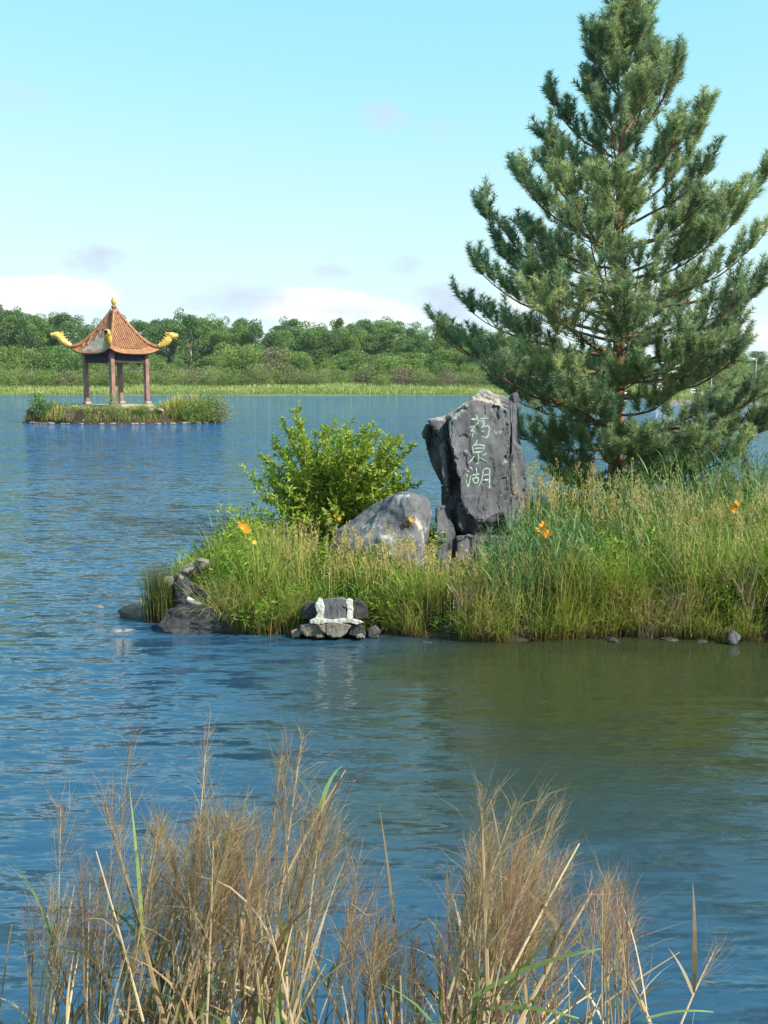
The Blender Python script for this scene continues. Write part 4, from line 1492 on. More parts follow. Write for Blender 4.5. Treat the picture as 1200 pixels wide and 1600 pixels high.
# ------------------------------------------------------------------ bright bush
br = np.random.default_rng(11)
BY = 15.3
bp = atd(522, 850, BY)
bush = empty('leafy_bush', (bp.x, BY, float(isle_h([bp.x], [BY])[0])))
tag(bush, 'bright yellow-green leafy bush behind the grey boulder', 'bush')
bz = bush.location.z
wood, lf = Acc(), Acc()
targets = [(462, 640), (455, 668), (430, 690), (412, 715), (416, 745), (425, 775), (440, 800), (470, 690), (490, 680), (510, 672), (520, 664), (535, 680), (550, 690), (566, 672),
           (575, 668), (590, 680), (604, 690), (618, 684), (628, 690), (625, 720), (632, 740), (640, 752), (610, 730), (590, 740), (560, 730), (530, 730), (500, 730), (470, 740), (450, 730),
           (480, 770), (520, 770), (560, 770), (600, 770), (540, 790), (500, 800), (455, 790), (470, 810), (575, 700), (545, 665), (442, 705), (600, 705), (505, 700)]
for rep in range(3):
    for (tx, ty) in targets:
        dy = br.uniform(-.75, .75)
        tip = np.array(atd(tx + br.normal() * 9 * rep, ty + abs(br.normal()) * 14 * rep, BY + dy)) - np.array(bush.location)
        b0 = np.array([br.normal() * .12, br.normal() * .12, 0])
        mid_ = b0 * .5 + tip * .5 + np.array([-tip[0] * .12, -tip[1] * .12, .12])
        t = np.linspace(0, 1, 9)[:, None]
        P = (1 - t) ** 2 * b0 + 2 * t * (1 - t) * mid_ + t ** 2 * tip
        V, F = tube(P, np.linspace(.013, .003, 9), 5); wood.add(V, F, br.uniform(.2, .8))
        ln = np.linalg.norm(tip)
        k = int(10 + 9 * ln)
        for j in range(k):
            s = .28 + .72 * (j + br.uniform(0, 1)) / k
            i = min(int(s * 8), 7); p = P[i] + (P[i + 1] - P[i]) * (s * 8 - i)
            ax = P[i + 1] - P[i]; ax /= np.linalg.norm(ax)
            d = ax * .8 + br.normal(size=3) * .55 + [0, 0, .25]; d /= np.linalg.norm(d)
            l2 = br.uniform(.10, .30) * (1.15 - .6 * s)
            V, F = tube([p, p + d * l2], [.004, .002], 3); wood.add(V, F, .6)
            m = int(5 + l2 * 34)
            u = br.uniform(.05, 1.0, m)
            Lp = p + d * (u * l2)[:, None]
            ld = d * .6 + br.normal(size=(m, 3)) * .7 + [0, 0, .15]
            V, F, T, A = leaves(Lp, ld, br.uniform(.055, .10, m), br.uniform(.024, .044, m), np.clip(br.normal(.5, .16) + br.uniform(-.25, .3, m), 0, 1))
            lf.add(V, F, T, A)
wood.build('stems', M['stem'], bush)
lf.build('foliage', M['bushleaf'], bush)


def thin_shrub(px, py, y, tips, label, mat='reed'):
    p0 = atd(px, py, y)
    r = empty('thin_shrub', (p0.x, y, float(isle_h([p0.x], [y])[0]))); tag(r, label, 'shrub')
    wood, lf = Acc(), Acc()
    for (tx, ty) in tips:
        for q in range(3):
            tip = np.array(atd(tx + br.normal() * 16, ty + abs(br.normal()) * 20, y + br.uniform(-.5, .5))) - np.array(r.location)
            t = np.linspace(0, 1, 8)[:, None]
            b0 = np.array([br.normal() * .1, br.normal() * .1, 0]); md = b0 * .5 + tip * .5 + np.array([-tip[0] * .15, 0, .15])
            P = (1 - t) ** 2 * b0 + 2 * t * (1 - t) * md + t ** 2 * tip
            V, F = tube(P, np.linspace(.010, .003, 8), 4); wood.add(V, F, .3)
            m = 85
            s_ = br.uniform(.25, 1, m)
            c = np.stack([np.interp(s_, t[:, 0], P[:, j]) for j in range(3)], -1) + br.normal(size=(m, 3)) * .075
            d = (P[-1] - P[0]) / np.linalg.norm(P[-1] - P[0]) + br.normal(size=(m, 3)) * .6
            V, F, T, A = leaves(c, d, br.uniform(.06, .12, m), br.uniform(.010, .018, m), br.uniform(0, .6, m)); lf.add(V, F, T, np.maximum(A, .5))
    wood.build('stems', M['stem'], r); lf.build('foliage', M[mat], r)


thin_shrub(1090, 780, 16.6, ((1020, 690), (1050, 670), (1085, 660), (1120, 680), (1060, 700), (1100, 705)), 'thin grey-green willow shrub right of the pine foot')
thin_shrub(1175, 780, 16.2, ((1140, 690), (1170, 660), (1200, 670), (1160, 700), (1215, 700)), 'thin grey-green willow shrub at the right edge behind the reeds')
thin_shrub(880, 790, 16.0, ((850, 745), (870, 730), (895, 740), (915, 755)), 'low dark shrub between the slab and the pine foot', 'weed')

# ------------------------------------------------------------------ island grasses
def sample_isle(n, x0, x1, y0, y1, dmin=.05, dmax=99):
    X = rng.uniform(x0, x1, n); Y = rng.uniform(y0, y1, n)
    d = poly_inside_dist(X, Y, ISLE)
    k = (d > dmin) & (d < dmax)
    X, Y = X[k], Y[k]
    return np.stack([X, Y, isle_h(X, Y) - .03], -1), d[k]


def px_of(b):
    return 600 + FPX * b[:, 0] / (b[:, 1] * math.cos(PITCH) + (CAM_H - b[:, 2]) * math.sin(PITCH))


# how high the growth may reach at each place along the shore (photo columns, metres)
HX = [230, 320, 360, 420, 470, 520, 600, 650, 690, 740, 800, 860, 920, 1000, 1060, 1120, 1200, 1500]
HH = [.18, .50, .95, .95, .55, .50, .66, .5, .30, .30, .62, .75, .88, .85, .95, 1.0, 1.05, 1.2]


def clear_of_wall(b):
    """keep the stone edging and the tip rocks free of growth in front of them"""
    p = px_of(b)
    return ~((p > 490) & (p < 558) & (b[:, 1] < 12.2)) & ~((p < 338) & (b[:, 1] < 12.75)) & ~((p > 680) & (p < 810) & (b[:, 1] > 13.6) & (b[:, 1] < 15.6)) & ~((p > 520) & (p < 660) & (b[:, 1] > 13.8) & (b[:, 1] < 15))


acc = Acc()
b, d = sample_isle(46000, -4, 6.5, 11.5, 18.5, .0)
wgt = np.where(b[:, 1] < 14.2, 1, .35)
k = (rng.uniform(0, 1, len(b)) < wgt) & clear_of_wall(b)
b = b[k]
cl = np.array([mnoise.noise(Vector((p[0] * 1.1, p[1] * 1.1, 3))) for p in b])
cl2 = np.array([mnoise.noise(Vector((p[0] * 3.1, p[1] * 3.1, 8))) for p in b])
k = rng.uniform(0, 1, len(b)) < smooth01(-.5, .1, cl2 + .5 * cl)
b, cl, cl2 = b[k], cl[k], cl2[k]
n = len(b)
hh = np.interp(px_of(b), HX, HH)
L = hh * np.clip(.75 + .45 * cl + .4 * cl2 + rng.uniform(-.25, .3, n), .25, 1.35)
V, F, T, A = blades(b, rng.uniform(0, 6.28, n), rng.uniform(0, .22, n), rng.uniform(.1, 1.2, n), L, rng.uniform(.006, .015, n), np.clip(.46 + .6 * cl + .35 * cl2 + rng.uniform(-.3, .3, n), 0, 1), 4)
acc.add(V, F, T, A)
b, d = sample_isle(60000, -3.2, 6.5, 11.4, 13.0, -.08, .16)
b[:, 2] = np.maximum(b[:, 2], -.02)
p_ = px_of(b)
b = b[~((p_ > 492) & (p_ < 556)) & ~(p_ < 330)][:9000]
n = len(b)
cl = np.array([mnoise.noise(Vector((p[0] * 2.1, p[1] * 1.1, 33))) for p in b])
k = rng.uniform(0, 1, n) < smooth01(-.4, .1, cl)
b, cl = b[k], cl[k]; n = len(b)
V, F, T, A = blades(b, rng.normal(-math.pi / 2, 1.1, n), rng.uniform(0, .5, n), rng.uniform(.3, 1.9, n), rng.uniform(.2, .62, n) * (1 + .8 * cl), rng.uniform(.006, .013, n), np.clip(.55 + .5 * cl + rng.uniform(-.35, .35, n), 0, 1), 4)
acc.add(V, F, T, A)
tag(acc.build('meadow_grass', M['sedge']), 'yellow-green grass covering the whole island', 'grass', kind='stuff')


def tuft(name, x, y, n, L, W, mat, label, cat, spread=.12, bend=(.4, 1.5), tone=(.1, .9), group=None, tilt=(0, .45), azc=None):
    z = float(isle_h([x], [y])[0])
    base = np.stack([rng.normal(0, spread, n), rng.normal(0, spread * .6, n), np.full(n, -.03)], -1)
    az = rng.uniform(0, 6.28, n) if azc is None else rng.normal(azc, 1.0, n)
    acc = Acc()
    V, F, T, A = blades(base, az, rng.uniform(*tilt, n), rng.uniform(*bend, n), L * rng.uniform(.55, 1.1, n), W * rng.uniform(.7, 1.3, n), rng.uniform(*tone, n), 5)
    acc.add(V, F, T, A)
    o = acc.build(name, M[mat], None)
    o.location = (x, y, max(z, 0))
    return tag(o, label, cat, group)


def xy(px, py):
    p = at(px, py, .05); return p.x, p.y


SG = 'sedge tufts hanging over the waterline'
for (px, L, n, lab) in ((640, .72, 260, 'sedge tuft hanging over the water just right of the dark green weeds'), (690, .8, 260, 'sedge tuft with drooping blades below the foot of the slab'),
                        (760, .85, 260, 'tan-based sedge tuft beside the blue-green reeds'), (905, .95, 380, 'broad arching sedge tuft right of the blue-green reeds'), (960, 1.0, 420, 'fullest yellow-green sedge tuft right of the middle of the shore'),
                        (1080, .9, 240, 'pale straw sedge tuft left of the stone post stump'), (1160, 1.1, 260, 'tall straw-coloured sedge tuft at the right end of the shore'), (440, .8, 320, 'sedge tuft drooping left of the stone edging'), (345, .8, 300, 'bright sedge tuft above the layered black rock')):
    x, y = xy(px, 985 if px not in (345,) else 960)
    if px == 345: y += .45
    tuft('sedge_tuft', x, y + .12, n, L, .009, 'sedge', lab, 'grass tuft', .13, (.5, 1.7), (.15, .95), SG, (0, .35))
for (px, L, n, lab) in ((735, .55, 130, 'dry straw-coloured tuft at the water below the yellow flowers'), (1015, .6, 150, 'dry straw-coloured tuft at the water right of the fullest sedge tuft'), (1065, .75, 170, 'upright dry straw bunch at the water under the right reeds'), (1165, .8, 170, 'upright dry straw bunch beside the small standing stone')):
    x, y = xy(px, 990)
    tuft('straw_tuft', x, y + .08, n, L, .011, 'dry', lab, 'grass tuft', .09, (.1, 1.3), (.2, 1), None, (0, .3))
x, y = xy(250, 968)
tuft('dark_tuft', x - .02, y + .1, 520, .80, .008, 'darkgrass', 'upright dark grass tuft alone on the rocky left tip', 'grass tuft', .085, (.05, .5), (0, .9), None, (0, .16))

# small leafy forbs mixed through the grass
acc = Acc()
b, d = sample_isle(4200, -3.4, 6.2, 11.6, 16.5, .02)
b = b[clear_of_wall(b)][:2400]
cl = np.array([mnoise.noise(Vector((p[0] * 1.3, p[1] * 1.3, 17))) for p in b])
hh = np.interp(px_of(b), HX, HH) * np.clip(.75 + .5 * cl + rng.uniform(-.3, .2, len(b)), .25, 1.1)
for p, h, c in zip(b, hh, cl):
    m_ = int(10 + 22 * h)
    s = rng.uniform(.15, 1, m_)
    lean = rng.normal(0, .12, 2)
    q = np.stack([p[0] + lean[0] * s * h + rng.normal(0, .05, m_), p[1] + lean[1] * s * h + rng.normal(0, .05, m_), p[2] + s * h], -1)
    dd = rng.normal(size=(m_, 3)); dd[:, 2] = np.abs(dd[:, 2]) * .7
    V, F, T, A = leaves(q, dd, rng.uniform(.05, .13, m_), rng.uniform(.012, .034, m_), np.clip(.45 + .7 * c + rng.uniform(-.35, .35, m_), 0, 1)); acc.add(V, F, T, A)
tag(acc.build('leafy_forbs', M['weed']), 'small leafy green plants mixed through the island grass', 'plants', kind='stuff')

# reeds: jointed stems with alternate ribbon leaves
def reed_stand(acc, base, Hs, leafL, leafW, tone0, nleaf=9):
    for p, H in zip(base, Hs):
        lean = rng.normal(0, .09, 2)
        az = rng.uniform(0, 6.28)
        t = np.linspace(0, 1, 6)
        P = np.stack([p[0] + lean[0] * H * t ** 1.6, p[1] + lean[1] * H * t ** 1.6, p[2] + H * t], -1)
        V, F = tube(P, np.linspace(.006, .002, 6), 4)
        acc.add(V, F, tone0 + .25, np.repeat(t, 4))
        s = np.linspace(.28, .98, nleaf) + rng.uniform(-.03, .03, nleaf)
        bp_ = np.stack([np.interp(s, t, P[:, j]) for j in range(3)], -1)
        a_ = az + np.arange(nleaf) * math.pi + rng.normal(0, .5, nleaf)
        V, F, T, A = blades(bp_, a_, rng.uniform(.25, .6, nleaf), rng.uniform(.4, 1.5, nleaf), leafL * rng.uniform(.6, 1.15, nleaf), leafW * rng.uniform(.7, 1.2, nleaf), np.clip(tone0 + rng.uniform(-.25, .3, nleaf), 0, 1), 4, roll=rng.normal(0, .5, nleaf))
        acc.add(V, F, T, np.maximum(A, .3))


acc = Acc()
b, d = sample_isle(420, 1.2, 2.7, 11.75, 13.4); b = b[:190]
reed_stand(acc, b, np.interp(px_of(b), [740, 800, 860, 920, 960], [.6, .98, 1.02, .95, .7]) * rng.uniform(.7, 1.05, len(b)), .30, .017, .22)
b, d = sample_isle(900, 2.9, 6.0, 12.2, 15.2); b = b[:240]
reed_stand(acc, b, np.interp(b[:, 1], [12, 15], [.85, 1.35]) * rng.uniform(.65, 1.08, len(b)), .36, .018, .42)
b, d = sample_isle(900, 2.2, 5.6, 15.0, 17.2); b = b[:220]
reed_stand(acc, b, np.interp(px_of(b), [850, 940, 1000, 1080, 1200], [.7, .85, 1.3, 1.45, 1.5]) * rng.uniform(.7, 1.05, len(b)), .38, .02, .2)
tag(acc.build('reeds', M['reed']), 'blue-green reeds with ribbon leaves on the right of the island', 'reeds', kind='stuff')

# dry stalks with seed heads
acc = Acc()
for (n, x0, x1, y0, y1, h0, h1) in ((150, 1.9, 3.7, 13.2, 15.6, .9, 1.45), (70, -1.5, -.2, 12.6, 13.8, .6, .95), (200, 3.0, 5.6, 11.9, 14.6, .8, 1.4), (110, -.7, .6, 12.3, 13.4, .5, .85), (60, .4, 2.0, 11.9, 12.6, .5, .8)):
    b, d = sample_isle(n * 3, x0, x1, y0, y1); b = b[clear_of_wall(b)][:n]; m_ = len(b)
    H = rng.uniform(h0, h1, m_)
    V, F, T, A = blades(b, rng.uniform(0, 6.28, m_), .03, rng.uniform(0, .4, m_), H, .010, rng.uniform(0, 1, m_), 4, tipw=.5)
    acc.add(V, F, T, A)
    tips = V.reshape(m_, -1, 3)[:, -1, :]
    for p in tips:
        q = 14
        dd = rng.normal(size=(q, 3)) * .5 + [0, 0, .8]
        V, F, T, A = leaves(p + np.stack([rng.normal(0, .012, q), rng.normal(0, .012, q), rng.uniform(-.14, .03, q)], -1), dd, .055, .011, rng.uniform(.3, 1, q))
        acc.add(V, F, T, A)
tag(acc.build('dry_stalks', M['seedhead']), 'dry tan stalks with seed heads standing among the green grass', 'dry grass', kind='stuff')


# leafy weeds
def weed(px, py, w, h, n, label, mat='weed', dy=.15):
    x, y = xy(px, py); y += dy
    z = max(float(isle_h([x], [y])[0]), .02)
    r = empty('leafy_weed', (x, y, z)); tag(r, label, 'weed', 'leafy weeds along the shore')
    st, lv = Acc(), Acc()
    for k in range(n):
        a = rng.uniform(0, 6.28); sp = rng.uniform(.1, 1) ** .5
        tip = np.array([math.cos(a) * w * .5 * sp, math.sin(a) * w * .35 * sp, h * rng.uniform(.45, 1)])
        t = np.linspace(0, 1, 6)[:, None]
        P = tip * t * np.array([1, 1, 0]) * t ** .3 + np.array([0, 0, 1]) * tip[2] * t
        V, F = tube(P, np.linspace(.006, .003, 6), 4); st.add(V, F, .5)
        m = 14
        s = rng.uniform(.15, 1, m)
        p = np.stack([np.interp(s, t[:, 0], P[:, j]) for j in range(3)], -1)
        dd = rng.normal(size=(m, 3)); dd[:, 2] = np.abs(dd[:, 2]) * .4 - .1
        V, F, T, A = leaves(p, dd, rng.uniform(.06, .13, m), rng.uniform(.03, .06, m), rng.uniform(0, 1, m)); lv.add(V, F, T, A)
    st.build('stem', M['stem'], r); lv.build('foliage', M[mat], r)


weed(398, 988, .75, .42, 34, 'dark green leafy weed at the waterline right of the layered black rock')
weed(610, 985, .8, .46, 36, 'dark green leafy weed at the waterline right of the stone edging')
weed(1000, 960, .6, .75, 26, 'green leafy weed standing between the two fullest sedge tufts', dy=.5)
weed(1130, 990, .5, .45, 18, 'low dark weed between the straw-coloured tufts at the right')
weed(1190, 990, .5, .7, 22, 'dark green weed at the far right edge of the shore')
weed(450, 905, .6, .5, 20, 'mid green weed under the left side of the bright bush', dy=.6)
weed(660, 930, .8, .55, 30, 'green leafy weed in the grass before the gap between boulder and slab', dy=.4)
weed(830, 880, .5, .6, 20, 'green weed right of the slab foot among the reeds', dy=.4)
weed(345, 955, .5, .35, 18, 'yellow-green weed beside the mortar seam', dy=.2)


def lily(px, py, y, sc, label, n=3, yellow=False):
    """daylily: stalk and flared six-petal flowers"""
    top = np.array(atd(px, py, y)); z0 = float(isle_h([top[0]], [y])[0])
    r = empty('orange_lily' if not yellow else 'yellow_flower', (top[0], y, z0)); tag(r, label, 'flower')
    hgt = top[2] - z0
    st = Acc(); V, F = tube([(0, 0, 0), (.01, 0, hgt * .5), (0, 0, hgt)], [.007, .006, .005], 5); st.add(V, F, .9)
    st.build('stem', M['stem'], r)
    for k in range(n):
        a = k * 2.1 + px
        c = np.array([math.cos(a) * .05 * (k > 0), math.sin(a) * .05 * (k > 0), hgt - .05 * k])
        ax = np.array([math.cos(a) * .5, -.55, .6]); ax /= np.linalg.norm(ax)
        s1 = np.cross(ax, [0, 0, 1]); s1 /= np.linalg.norm(s1); s2 = np.cross(ax, s1)
        fl = Acc()
        for q in range(6):
            th = q * math.pi / 3
            d = ax * .6 + (s1 * math.cos(th) + s2 * math.sin(th)) * .85
            V, F, T, A = leaves(np.array([c]), np.array([d]), .07 * sc, .034 * sc, np.array([rng.uniform(0, 1)]), up=np.array([np.cross(d, ax)]) if False else np.array([ax]))
            fl.add(V, F, T, A)
        fl.build('flower', M['petaly' if yellow else 'petal'], r)


lily(380, 820, 12.9, 1.2, 'orange lily standing highest in the grass at the left')
lily(641, 814, 13.7, 1.0, 'orange lily in front of the grey boulder', 2)
lily(850, 822, 12.9, 1.2, 'orange lily right of the slab among the reeds', 4)
lily(851, 832, 12.7, 1.0, 'orange lily lower of the pair right of the slab', 2)
lily(1150, 788, 13.2, 1.0, 'orange lily high among the reeds at the right', 3)
lily(393, 842, 12.8, .7, 'small yellow flower just right of the leftmost lily', 2, True)
lily(722, 938, 12.1, .9, 'yellow flower cluster low in the grass below the slab', 5, True)
lily(738, 950, 12.05, .9, 'yellow flower cluster right and below its neighbour under the slab', 5, True)
lily(525, 806, 14.0, .6, 'tiny orange flower under the middle of the bright bush', 2)
# grey post stump at the water's edge
x, y = xy(1146, 1000)
rock('stone_stump', (x, y + .02, .06), (.16, .14, .26), 91, 'basalt', .4, None, 'small grey stone standing in the water at the right shore', cat='stone', sub=3)
for i, (px, py, s, lab) in enumerate(((1050, 996, .24, 'flat dark stone at the water under the right sedge tufts'), (1100, 998, .2, 'flat dark stone left of the standing grey stone'), (960, 998, .22, 'flat dark stone under the fullest sedge tuft'), (665, 1000, .16, 'small dark stone at the water below the slab'))):
    x, y = xy(px, py); rock('shore_pebble', (x, y + .10, -.01), (s, s * .7, s * .4), 95 + i, 'basalt_dark', i, None, lab, cat='stone', sub=3)

# pavilion island growth
acc = Acc()
n = 10000
X = PAV.x + .65 + rng.uniform(-7.9, 7.9, n); Y = 82.2 - rng.uniform(-1.5, 5.3, n)
Z = np.minimum(pav_h(X, Y), 1.08); u = (X - PAV.x)
near = np.hypot(u, Y - PAV.y) > 2.9
k = (Z > .12) & near
base = np.stack([X, Y, Z - .05], -1)[k]; m_ = len(base)
pn = np.array([mnoise.noise(Vector((p[0] * .75, p[1] * .6, 51))) for p in base])
base = base[pn > -.3]; pn = pn[pn > -.3]; m_ = len(base)
hh = np.interp(base[:, 0] - PAV.x, [-7, -5, -3, -1, 1, 3, 5, 7.5, 8.4], [.8, .6, .35, .3, .35, .4, .9, 1.2, .7])
V, F, T, A = blades(base, rng.uniform(0, 6.28, m_), .1, rng.uniform(.2, 1, m_), hh * rng.uniform(.4, 1.2, m_) * (1 + 1.3 * pn), .055, np.clip(.5 + 1.1 * pn + rng.uniform(-.35, .35, m_), 0, 1), 3)
acc.add(V, F, T, A)
tag(acc.build('island_reeds', M['sedge']), 'mixed tan and green grass round the pavilion platform', 'grass', kind='stuff')


def far_bush(px, py, y, w, h, mesh, label, mat=None):
    p = atd(px, py, y)
    o = link('island_shrub', mesh); o.location = (p.x, y, max(.15, float(min(pav_h(np.array([p.x]), np.array([y]))[0], 1.0))))
    o.scale = (w, w, h); tag(o, label, 'shrub')


DK = crown('island_shrub', 'treedark', 1, 1.3, 1500, 401, .09, .05, 12)
far_bush(62, 650, 79.5, 1.5, 1.7, DK, 'dark green shrub at the left end of the pavilion island')
far_bush(50, 655, 79.2, .8, .9, SHRUBB[0], 'small brownish shrub left of the dark shrub on the pavilion island')
far_bush(330, 650, 79.6, 1.5, 1.9, SHRUB[0], 'tall olive shrub at the right end of the pavilion island')
far_bush(308, 655, 79.0, 1.3, 1.5, SHRUBL[1], 'green shrub left of the tall olive shrub on the pavilion island')
far_bush(346, 655, 79.8, .9, 1.3, SHRUBB[1], 'brown shrub at the extreme right of the pavilion island')
far_bush(178, 658, 77.2, .8, 1.5, SHRUB[2], 'olive shrub in front of the middle of the pavilion')
far_bush(108, 655, 77.8, .7, 1.0, SHRUBB[0], 'tan shrub before the left pavilion column')
far_bush(225, 645, 77.9, .6, .8, SHRUB[3], 'low olive shrub before the right pavilion column')


# ------------------------------------------------------------------ foreground dry reed clumps
fr = np.random.default_rng(21)


def stalk_path(b, tip, bow):
    t = np.linspace(0, 1, 12)[:, None]
    mid_ = (b + tip) / 2 + np.array([-(tip - b)[0] * .28, 0, .10]) + bow
    return (1 - t) ** 2 * b + 2 * t * (1 - t) * mid_ + t ** 2 * tip


def add_plume(acc, p, ax, L, n, spread, tone):
    """feathery seed head: many hair-thin bristles along the axis"""
    ax = ax / np.linalg.norm(ax)
    s = fr.uniform(0, 1, n)
    base = p + ax * (s * L)[:, None] + fr.normal(size=(n, 3)) * .004
    d = ax + fr.normal(size=(n, 3)) * spread + np.array([.22, 0, 0])
    d /= np.linalg.norm(d, axis=1, keepdims=True)
    ln = fr.uniform(.05, .19, n) * (1.1 - .5 * s)
    bendv = fr.normal(size=(n, 3)) * .22
    m1 = base + d * (ln * .5)[:, None]
    tp_ = base + (d + bendv) * ln[:, None]
    w = np.cross(d, fr.normal(size=(n, 3))); w /= np.linalg.norm(w, axis=1, keepdims=True) + 1e-9
    w = w * fr.uniform(.00028, .0006, n)[:, None]
    V = np.stack([base - w, base + w, m1 + w, m1 - w, tp_], 1).reshape(-1, 3)
    k = np.arange(n)[:, None] * 5
    tn = np.clip(tone + fr.uniform(-.25, .25, n), 0, 1)
    a0 = acc.n
    acc.add(V, (k + np.array([0, 1, 2, 3])), np.repeat(tn, 5), .5)
    acc.T.append((k + np.array([3, 2, 4])).astype(np.int32) + a0)


def clump(name, root_px, spec, label, y0=2.35, nleaf=4, seedn=150):
    """spec: list of (tip px, tip py, base px, plume length, tone, kind)"""
    rx = (root_px - 600) / FPX * (y0 * 1.25)
    root = empty(name, (rx, y0, float(bank_h(np.array([rx]), np.array([y0]))[0])))
    tag(root, label, 'reed clump')
    O = np.array(root.location)
    st, lv, gl, pl = Acc(), Acc(), Acc(), Acc()
    for (tx, ty, bx, plen, tone, kind) in spec:
        yb = y0 + fr.uniform(-.22, .22); yt = yb + fr.uniform(-.05, .30)
        bxw = (bx - 600) / FPX * (yb * 1.35)
        b = np.array([bxw, yb, float(bank_h(np.array([bxw]), np.array([yb]))[0]) - .03])
        tip = np.array(atd(tx, ty, yt))
        P = stalk_path(b, tip, fr.normal(size=3) * .04)
        thick = fr.uniform(.002, .0052)
        if kind:                                          # stiff bare stalk, thick and straight
            low = np.array(atd(bx, kind, yb))
            P = tip + (low - tip) * np.linspace(1, 0, 12)[:, None] * 1.0 + np.array([0, 0, .012]) * np.sin(np.linspace(0, 3.14, 12))[:, None]
            thick = fr.uniform(.003, .0072)
        V, F = tube(P - O, np.linspace(thick, thick * .35, 12), 5)
        st.add(V, F, np.clip(fr.normal(.55, .25), 0, 1))
        ax = P[-1] - P[-3]
        if plen > 0:
            add_plume(pl, P[-1] - O - ax / np.linalg.norm(ax) * plen * .9, ax, plen, int(seedn * .52 * (.5 + plen * 1.6)), fr.uniform(.2, .5), tone)
        m = fr.integers(2, nleaf + 2) if not kind else 2
        s = fr.uniform(.2, .68, m)
        t = np.linspace(0, 1, 12)
        bp_ = np.stack([np.interp(s, t, P[:, j]) for j in range(3)], -1) - O
        green = fr.uniform(0, 1) < .22
        az = fr.uniform(0, 6.28, m)
        V, F, T, A = blades(bp_, az, fr.uniform(.1, .6, m), fr.uniform(.0, 1.5, m), fr.uniform(.12, .38, m), fr.uniform(.005, .018, m), fr.uniform(0, 1, m), 6, roll=fr.normal(0, .9, m))
        (gl if green else lv).add(V, F, T, np.maximum(A, .35))
    st.build('stems', M['dry'], root)
    if lv.n: lv.build('dry_leaves', M['dry'], root)
    if gl.n: gl.build('green_leaves', M['reed'], root)
    if pl.n: pl.build('plumes', M['plume'], root)['kind'] = 'stuff'
    return root


def fan(n, cx, sx, ytop, ybot, bcx, bsx, plen, tone, edge=None):
    out = []
    for _ in range(n):
        tx = fr.normal(cx, sx)
        u = abs(tx - cx) / (2 * sx)
        ty = ytop + (ybot - ytop) * min(1, u ** 1.5 * .55 + abs(fr.normal(0, .28)))
        bx = bcx + (tx - cx) * bsx + fr.normal(0, 26)
        out.append((tx, ty, bx, plen * fr.uniform(.6, 1.25), np.clip(tone + fr.normal(0, .2), 0, 1), 0))
    return out


spec = fan(60, 315, 92, 1268, 1450, 300, .5, .34, .35) + fan(16, 490, 40, 1262, 1430, 420, .5, .30, .35) + fan(52, 310, 110, 1420, 1540, 290, .8, .0, .4)
for _ in range(34):
    tx = fr.uniform(90, 500); spec.append((tx + fr.normal() * 30, fr.uniform(1370, 1540), tx + fr.normal() * 45, 0, .5, 1650))
spec += [(165, 1260, 262, .16, .4, 1620), (352, 1268, 450, 0, .4, 1560), (540, 1203, 440, 0, .4, 1380), (440, 1195, 462, .2, .4, 1640), (375, 1330, 300, 0, .4, 1640), (232, 1290, 330, .14, .4, 1500), (410, 1400, 470, 0, .4, 1660),
         (150, 1330, 235, 0, .5, 1640), (280, 1400, 215, 0, .5, 1640), (500, 1290, 460, .1, .5, 1640), (330, 1440, 250, 0, .4, 1660), (60, 1470, 140, 0, .5, 1660)]
spec += [(205, 1165, 250, .30, .3, 0), (322, 1165, 325, .3, .4, 0), (440, 1180, 400, .3, .3, 0), (470, 1165, 410, .28, .4, 0), (535, 1205, 390, .0, .4, 0), (355, 1268, 470, 0, .3, 0), (95, 1262, 190, .2, .3, 0)]
clump('reed_clump', 300, spec, 'largest dry reed clump with brown feathery plumes at the lower left', 2.35, 4, 190)
spec = fan(26, 95, 38, 1395, 1560, 110, .7, .22, .4) + [(18, 1445, 70, 0, .4, 0), (80, 1400, 100, .2, .7, 0)]
clump('reed_clump', 90, spec[::2] + spec[-2:], 'small thin reed clump at the far lower left corner', 2.45, 3, 110)
spec = fan(22, 585, 50, 1450, 1560, 580, .8, .2, .5) + fan(22, 590, 60, 1510, 1590, 590, 1.0, .0, .5)
clump('reed_clump', 585, spec, 'low tangled reed clump between the two feathery clumps', 2.4, 4, 120)
spec = fan(36, 815, 48, 1330, 1480, 690, .15, .30, .7) + fan(18, 745, 36, 1315, 1450, 690, .4, .26, .5) + fan(34, 760, 80, 1440, 1560, 740, .8, 0, .4)
for _ in range(14):
    tx = fr.uniform(690, 850); spec.append((tx + abs(fr.normal()) * 50, fr.uniform(1400, 1550), tx - 20, 0, .5, 1650))
spec += [(905, 1318, 738, 0, .8, 1640), (925, 1395, 790, 0, .8, 1640), (752, 1262, 762, .1, .7, 1560), (838, 1262, 715, .22, .7, 1600), (880, 1345, 700, .1, .7, 1640), (860, 1285, 730, .2, .7, 1620), (665, 1440, 560, 0, .5, 1520), (800, 1275, 700, .2, .7, 1560)]
clump('reed_clump', 740, spec, 'reddish feathery reed clump leaning right at the lower centre', 2.4, 4, 190)
spec = fan(16, 955, 24, 1380, 1480, 900, .6, .24, .75) + [(1062, 1488, 880, 0, .8, 1620), (985, 1450, 905, .1, .8, 1640)]
clump('reed_clump', 915, spec, 'sparse greenish reed clump at the lower right', 2.5, 3, 120)
spec = [(1115, 1488, 1048, .14, .3, 1640), (985, 1530, 1030, .1, .3, 1640), (975, 1520, 1030, .14, .5, 0), (1085, 1580, 960, 0, .8, 0)]
clump('reed_clump', 1035, spec, 'few single reed stalks at the extreme lower right', 2.4, 2, 120)

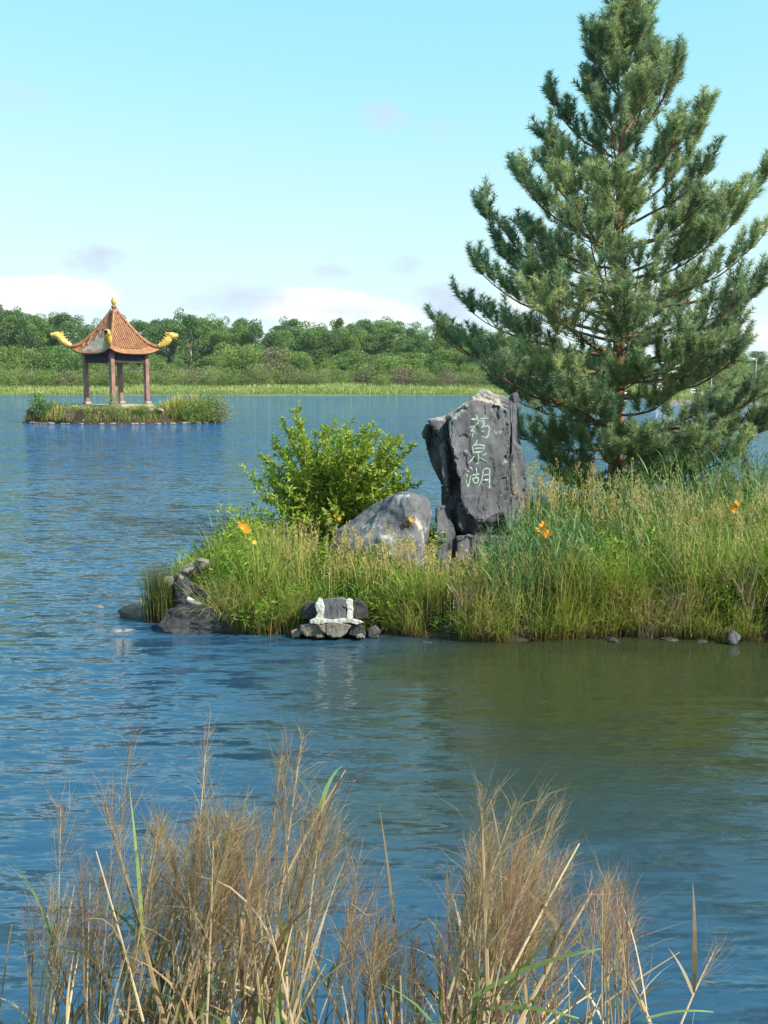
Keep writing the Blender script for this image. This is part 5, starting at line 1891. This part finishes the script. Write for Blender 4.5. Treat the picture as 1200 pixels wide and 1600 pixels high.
# low matted grass at the foot of the reeds on the near bank
acc = Acc()
n = 3200
X = rng.uniform(-1.5, .75, n); Y = rng.uniform(1.75, 3.0, n)
base = np.stack([X, Y, bank_h(X, Y) - .02], -1)
pxs = 600 + FPX * X / (Y * 1.25)
hh = np.interp(pxs, [-200, 60, 150, 300, 450, 540, 640, 740, 860, 960, 1100], [.3, .45, .75, .85, .75, .5, .55, .75, .5, .3, .2])
V, F, T, A = blades(base, rng.uniform(0, 6.28, n), rng.uniform(0, .4, n), rng.uniform(.2, 1.6, n), hh * rng.uniform(.5, 1.1, n), rng.uniform(.003, .009, n), rng.uniform(0, 1, n), 5)
k = rng.uniform(0, 1, n) < .25
acc.add(V, F, T * .8 + .2, A)
tag(acc.build('bank_grass', M['dry']), 'matted dry grass at the foot of the foreground reeds', 'grass', kind='stuff')
# the single broad green leaf crossing in front
def ribbon(p0, p1, sag, w):
    t = np.linspace(0, 1, 12)
    P = p0[None] * (1 - t)[:, None] + p1[None] * t[:, None] + np.array([0, 0, 1]) * (sag * np.sin(t * math.pi))[:, None]
    prof = w * np.clip(1.1 - t ** 2, .05, 1) * np.minimum(1, .5 + 3 * t)
    up_ = np.array([-.1, -.5, .85])
    V = np.stack([P - up_ * prof[:, None] * .5, P + up_ * prof[:, None] * .5 + [0, .004, 0]], 1).reshape(-1, 3)
    i = np.arange(11)[:, None] * 2
    return V, (i + np.array([0, 1, 3, 2]))


for (a, b_, sag, w, lab) in (((735, 1560), (940, 1483), .02, .022, 'broad bright green reed leaf slanting up to the right'), ((700, 1430), (740, 1600), .0, .014, 'narrow green leaf inside the reddish reed clump'),
                             ((752, 1578), (905, 1592), .015, .016, 'green leaf lying low beneath the broad green leaf'), ((1010, 1592), (1115, 1582), .01, .008, 'thin green leaf low at the lower right corner')):
    p0, p1 = np.array(atd(*a, 2.2)), np.array(atd(*b_, 2.25))
    V, F = ribbon(p0, p1, sag, w)
    acc = Acc(); acc.add(V, F, .55, 1.0)
    tag(acc.build('green_leaf', M['reed'], None, True), lab, 'reed leaf')

# ------------------------------------------------------------------ air: thin summer haze over the lake
bm = bmesh.new(); bmesh.ops.create_cube(bm, size=1)
for v in bm.verts: v.co = Vector((v.co.x * 1500, 300 + v.co.y * 860, -1.6 + (v.co.z + .5) * 47))
me = bpy.data.meshes.new('haze'); bm.to_mesh(me); bm.free()
hm = bpy.data.materials.new('haze_air'); hm.use_nodes = True
hn = hm.node_tree; hn.nodes.clear()
ho = hn.nodes.new('ShaderNodeOutputMaterial'); hv = hn.nodes.new('ShaderNodeVolumePrincipled')
hv.inputs['Color'].default_value = (.86, .93, 1, 1); hv.inputs['Density'].default_value = .00008; hv.inputs['Anisotropy'].default_value = .2
hn.links.new(hv.outputs[0], ho.inputs['Volume'])
tag(link('haze', me, hm), 'thin bluish summer haze over the lake', 'haze', kind='stuff')
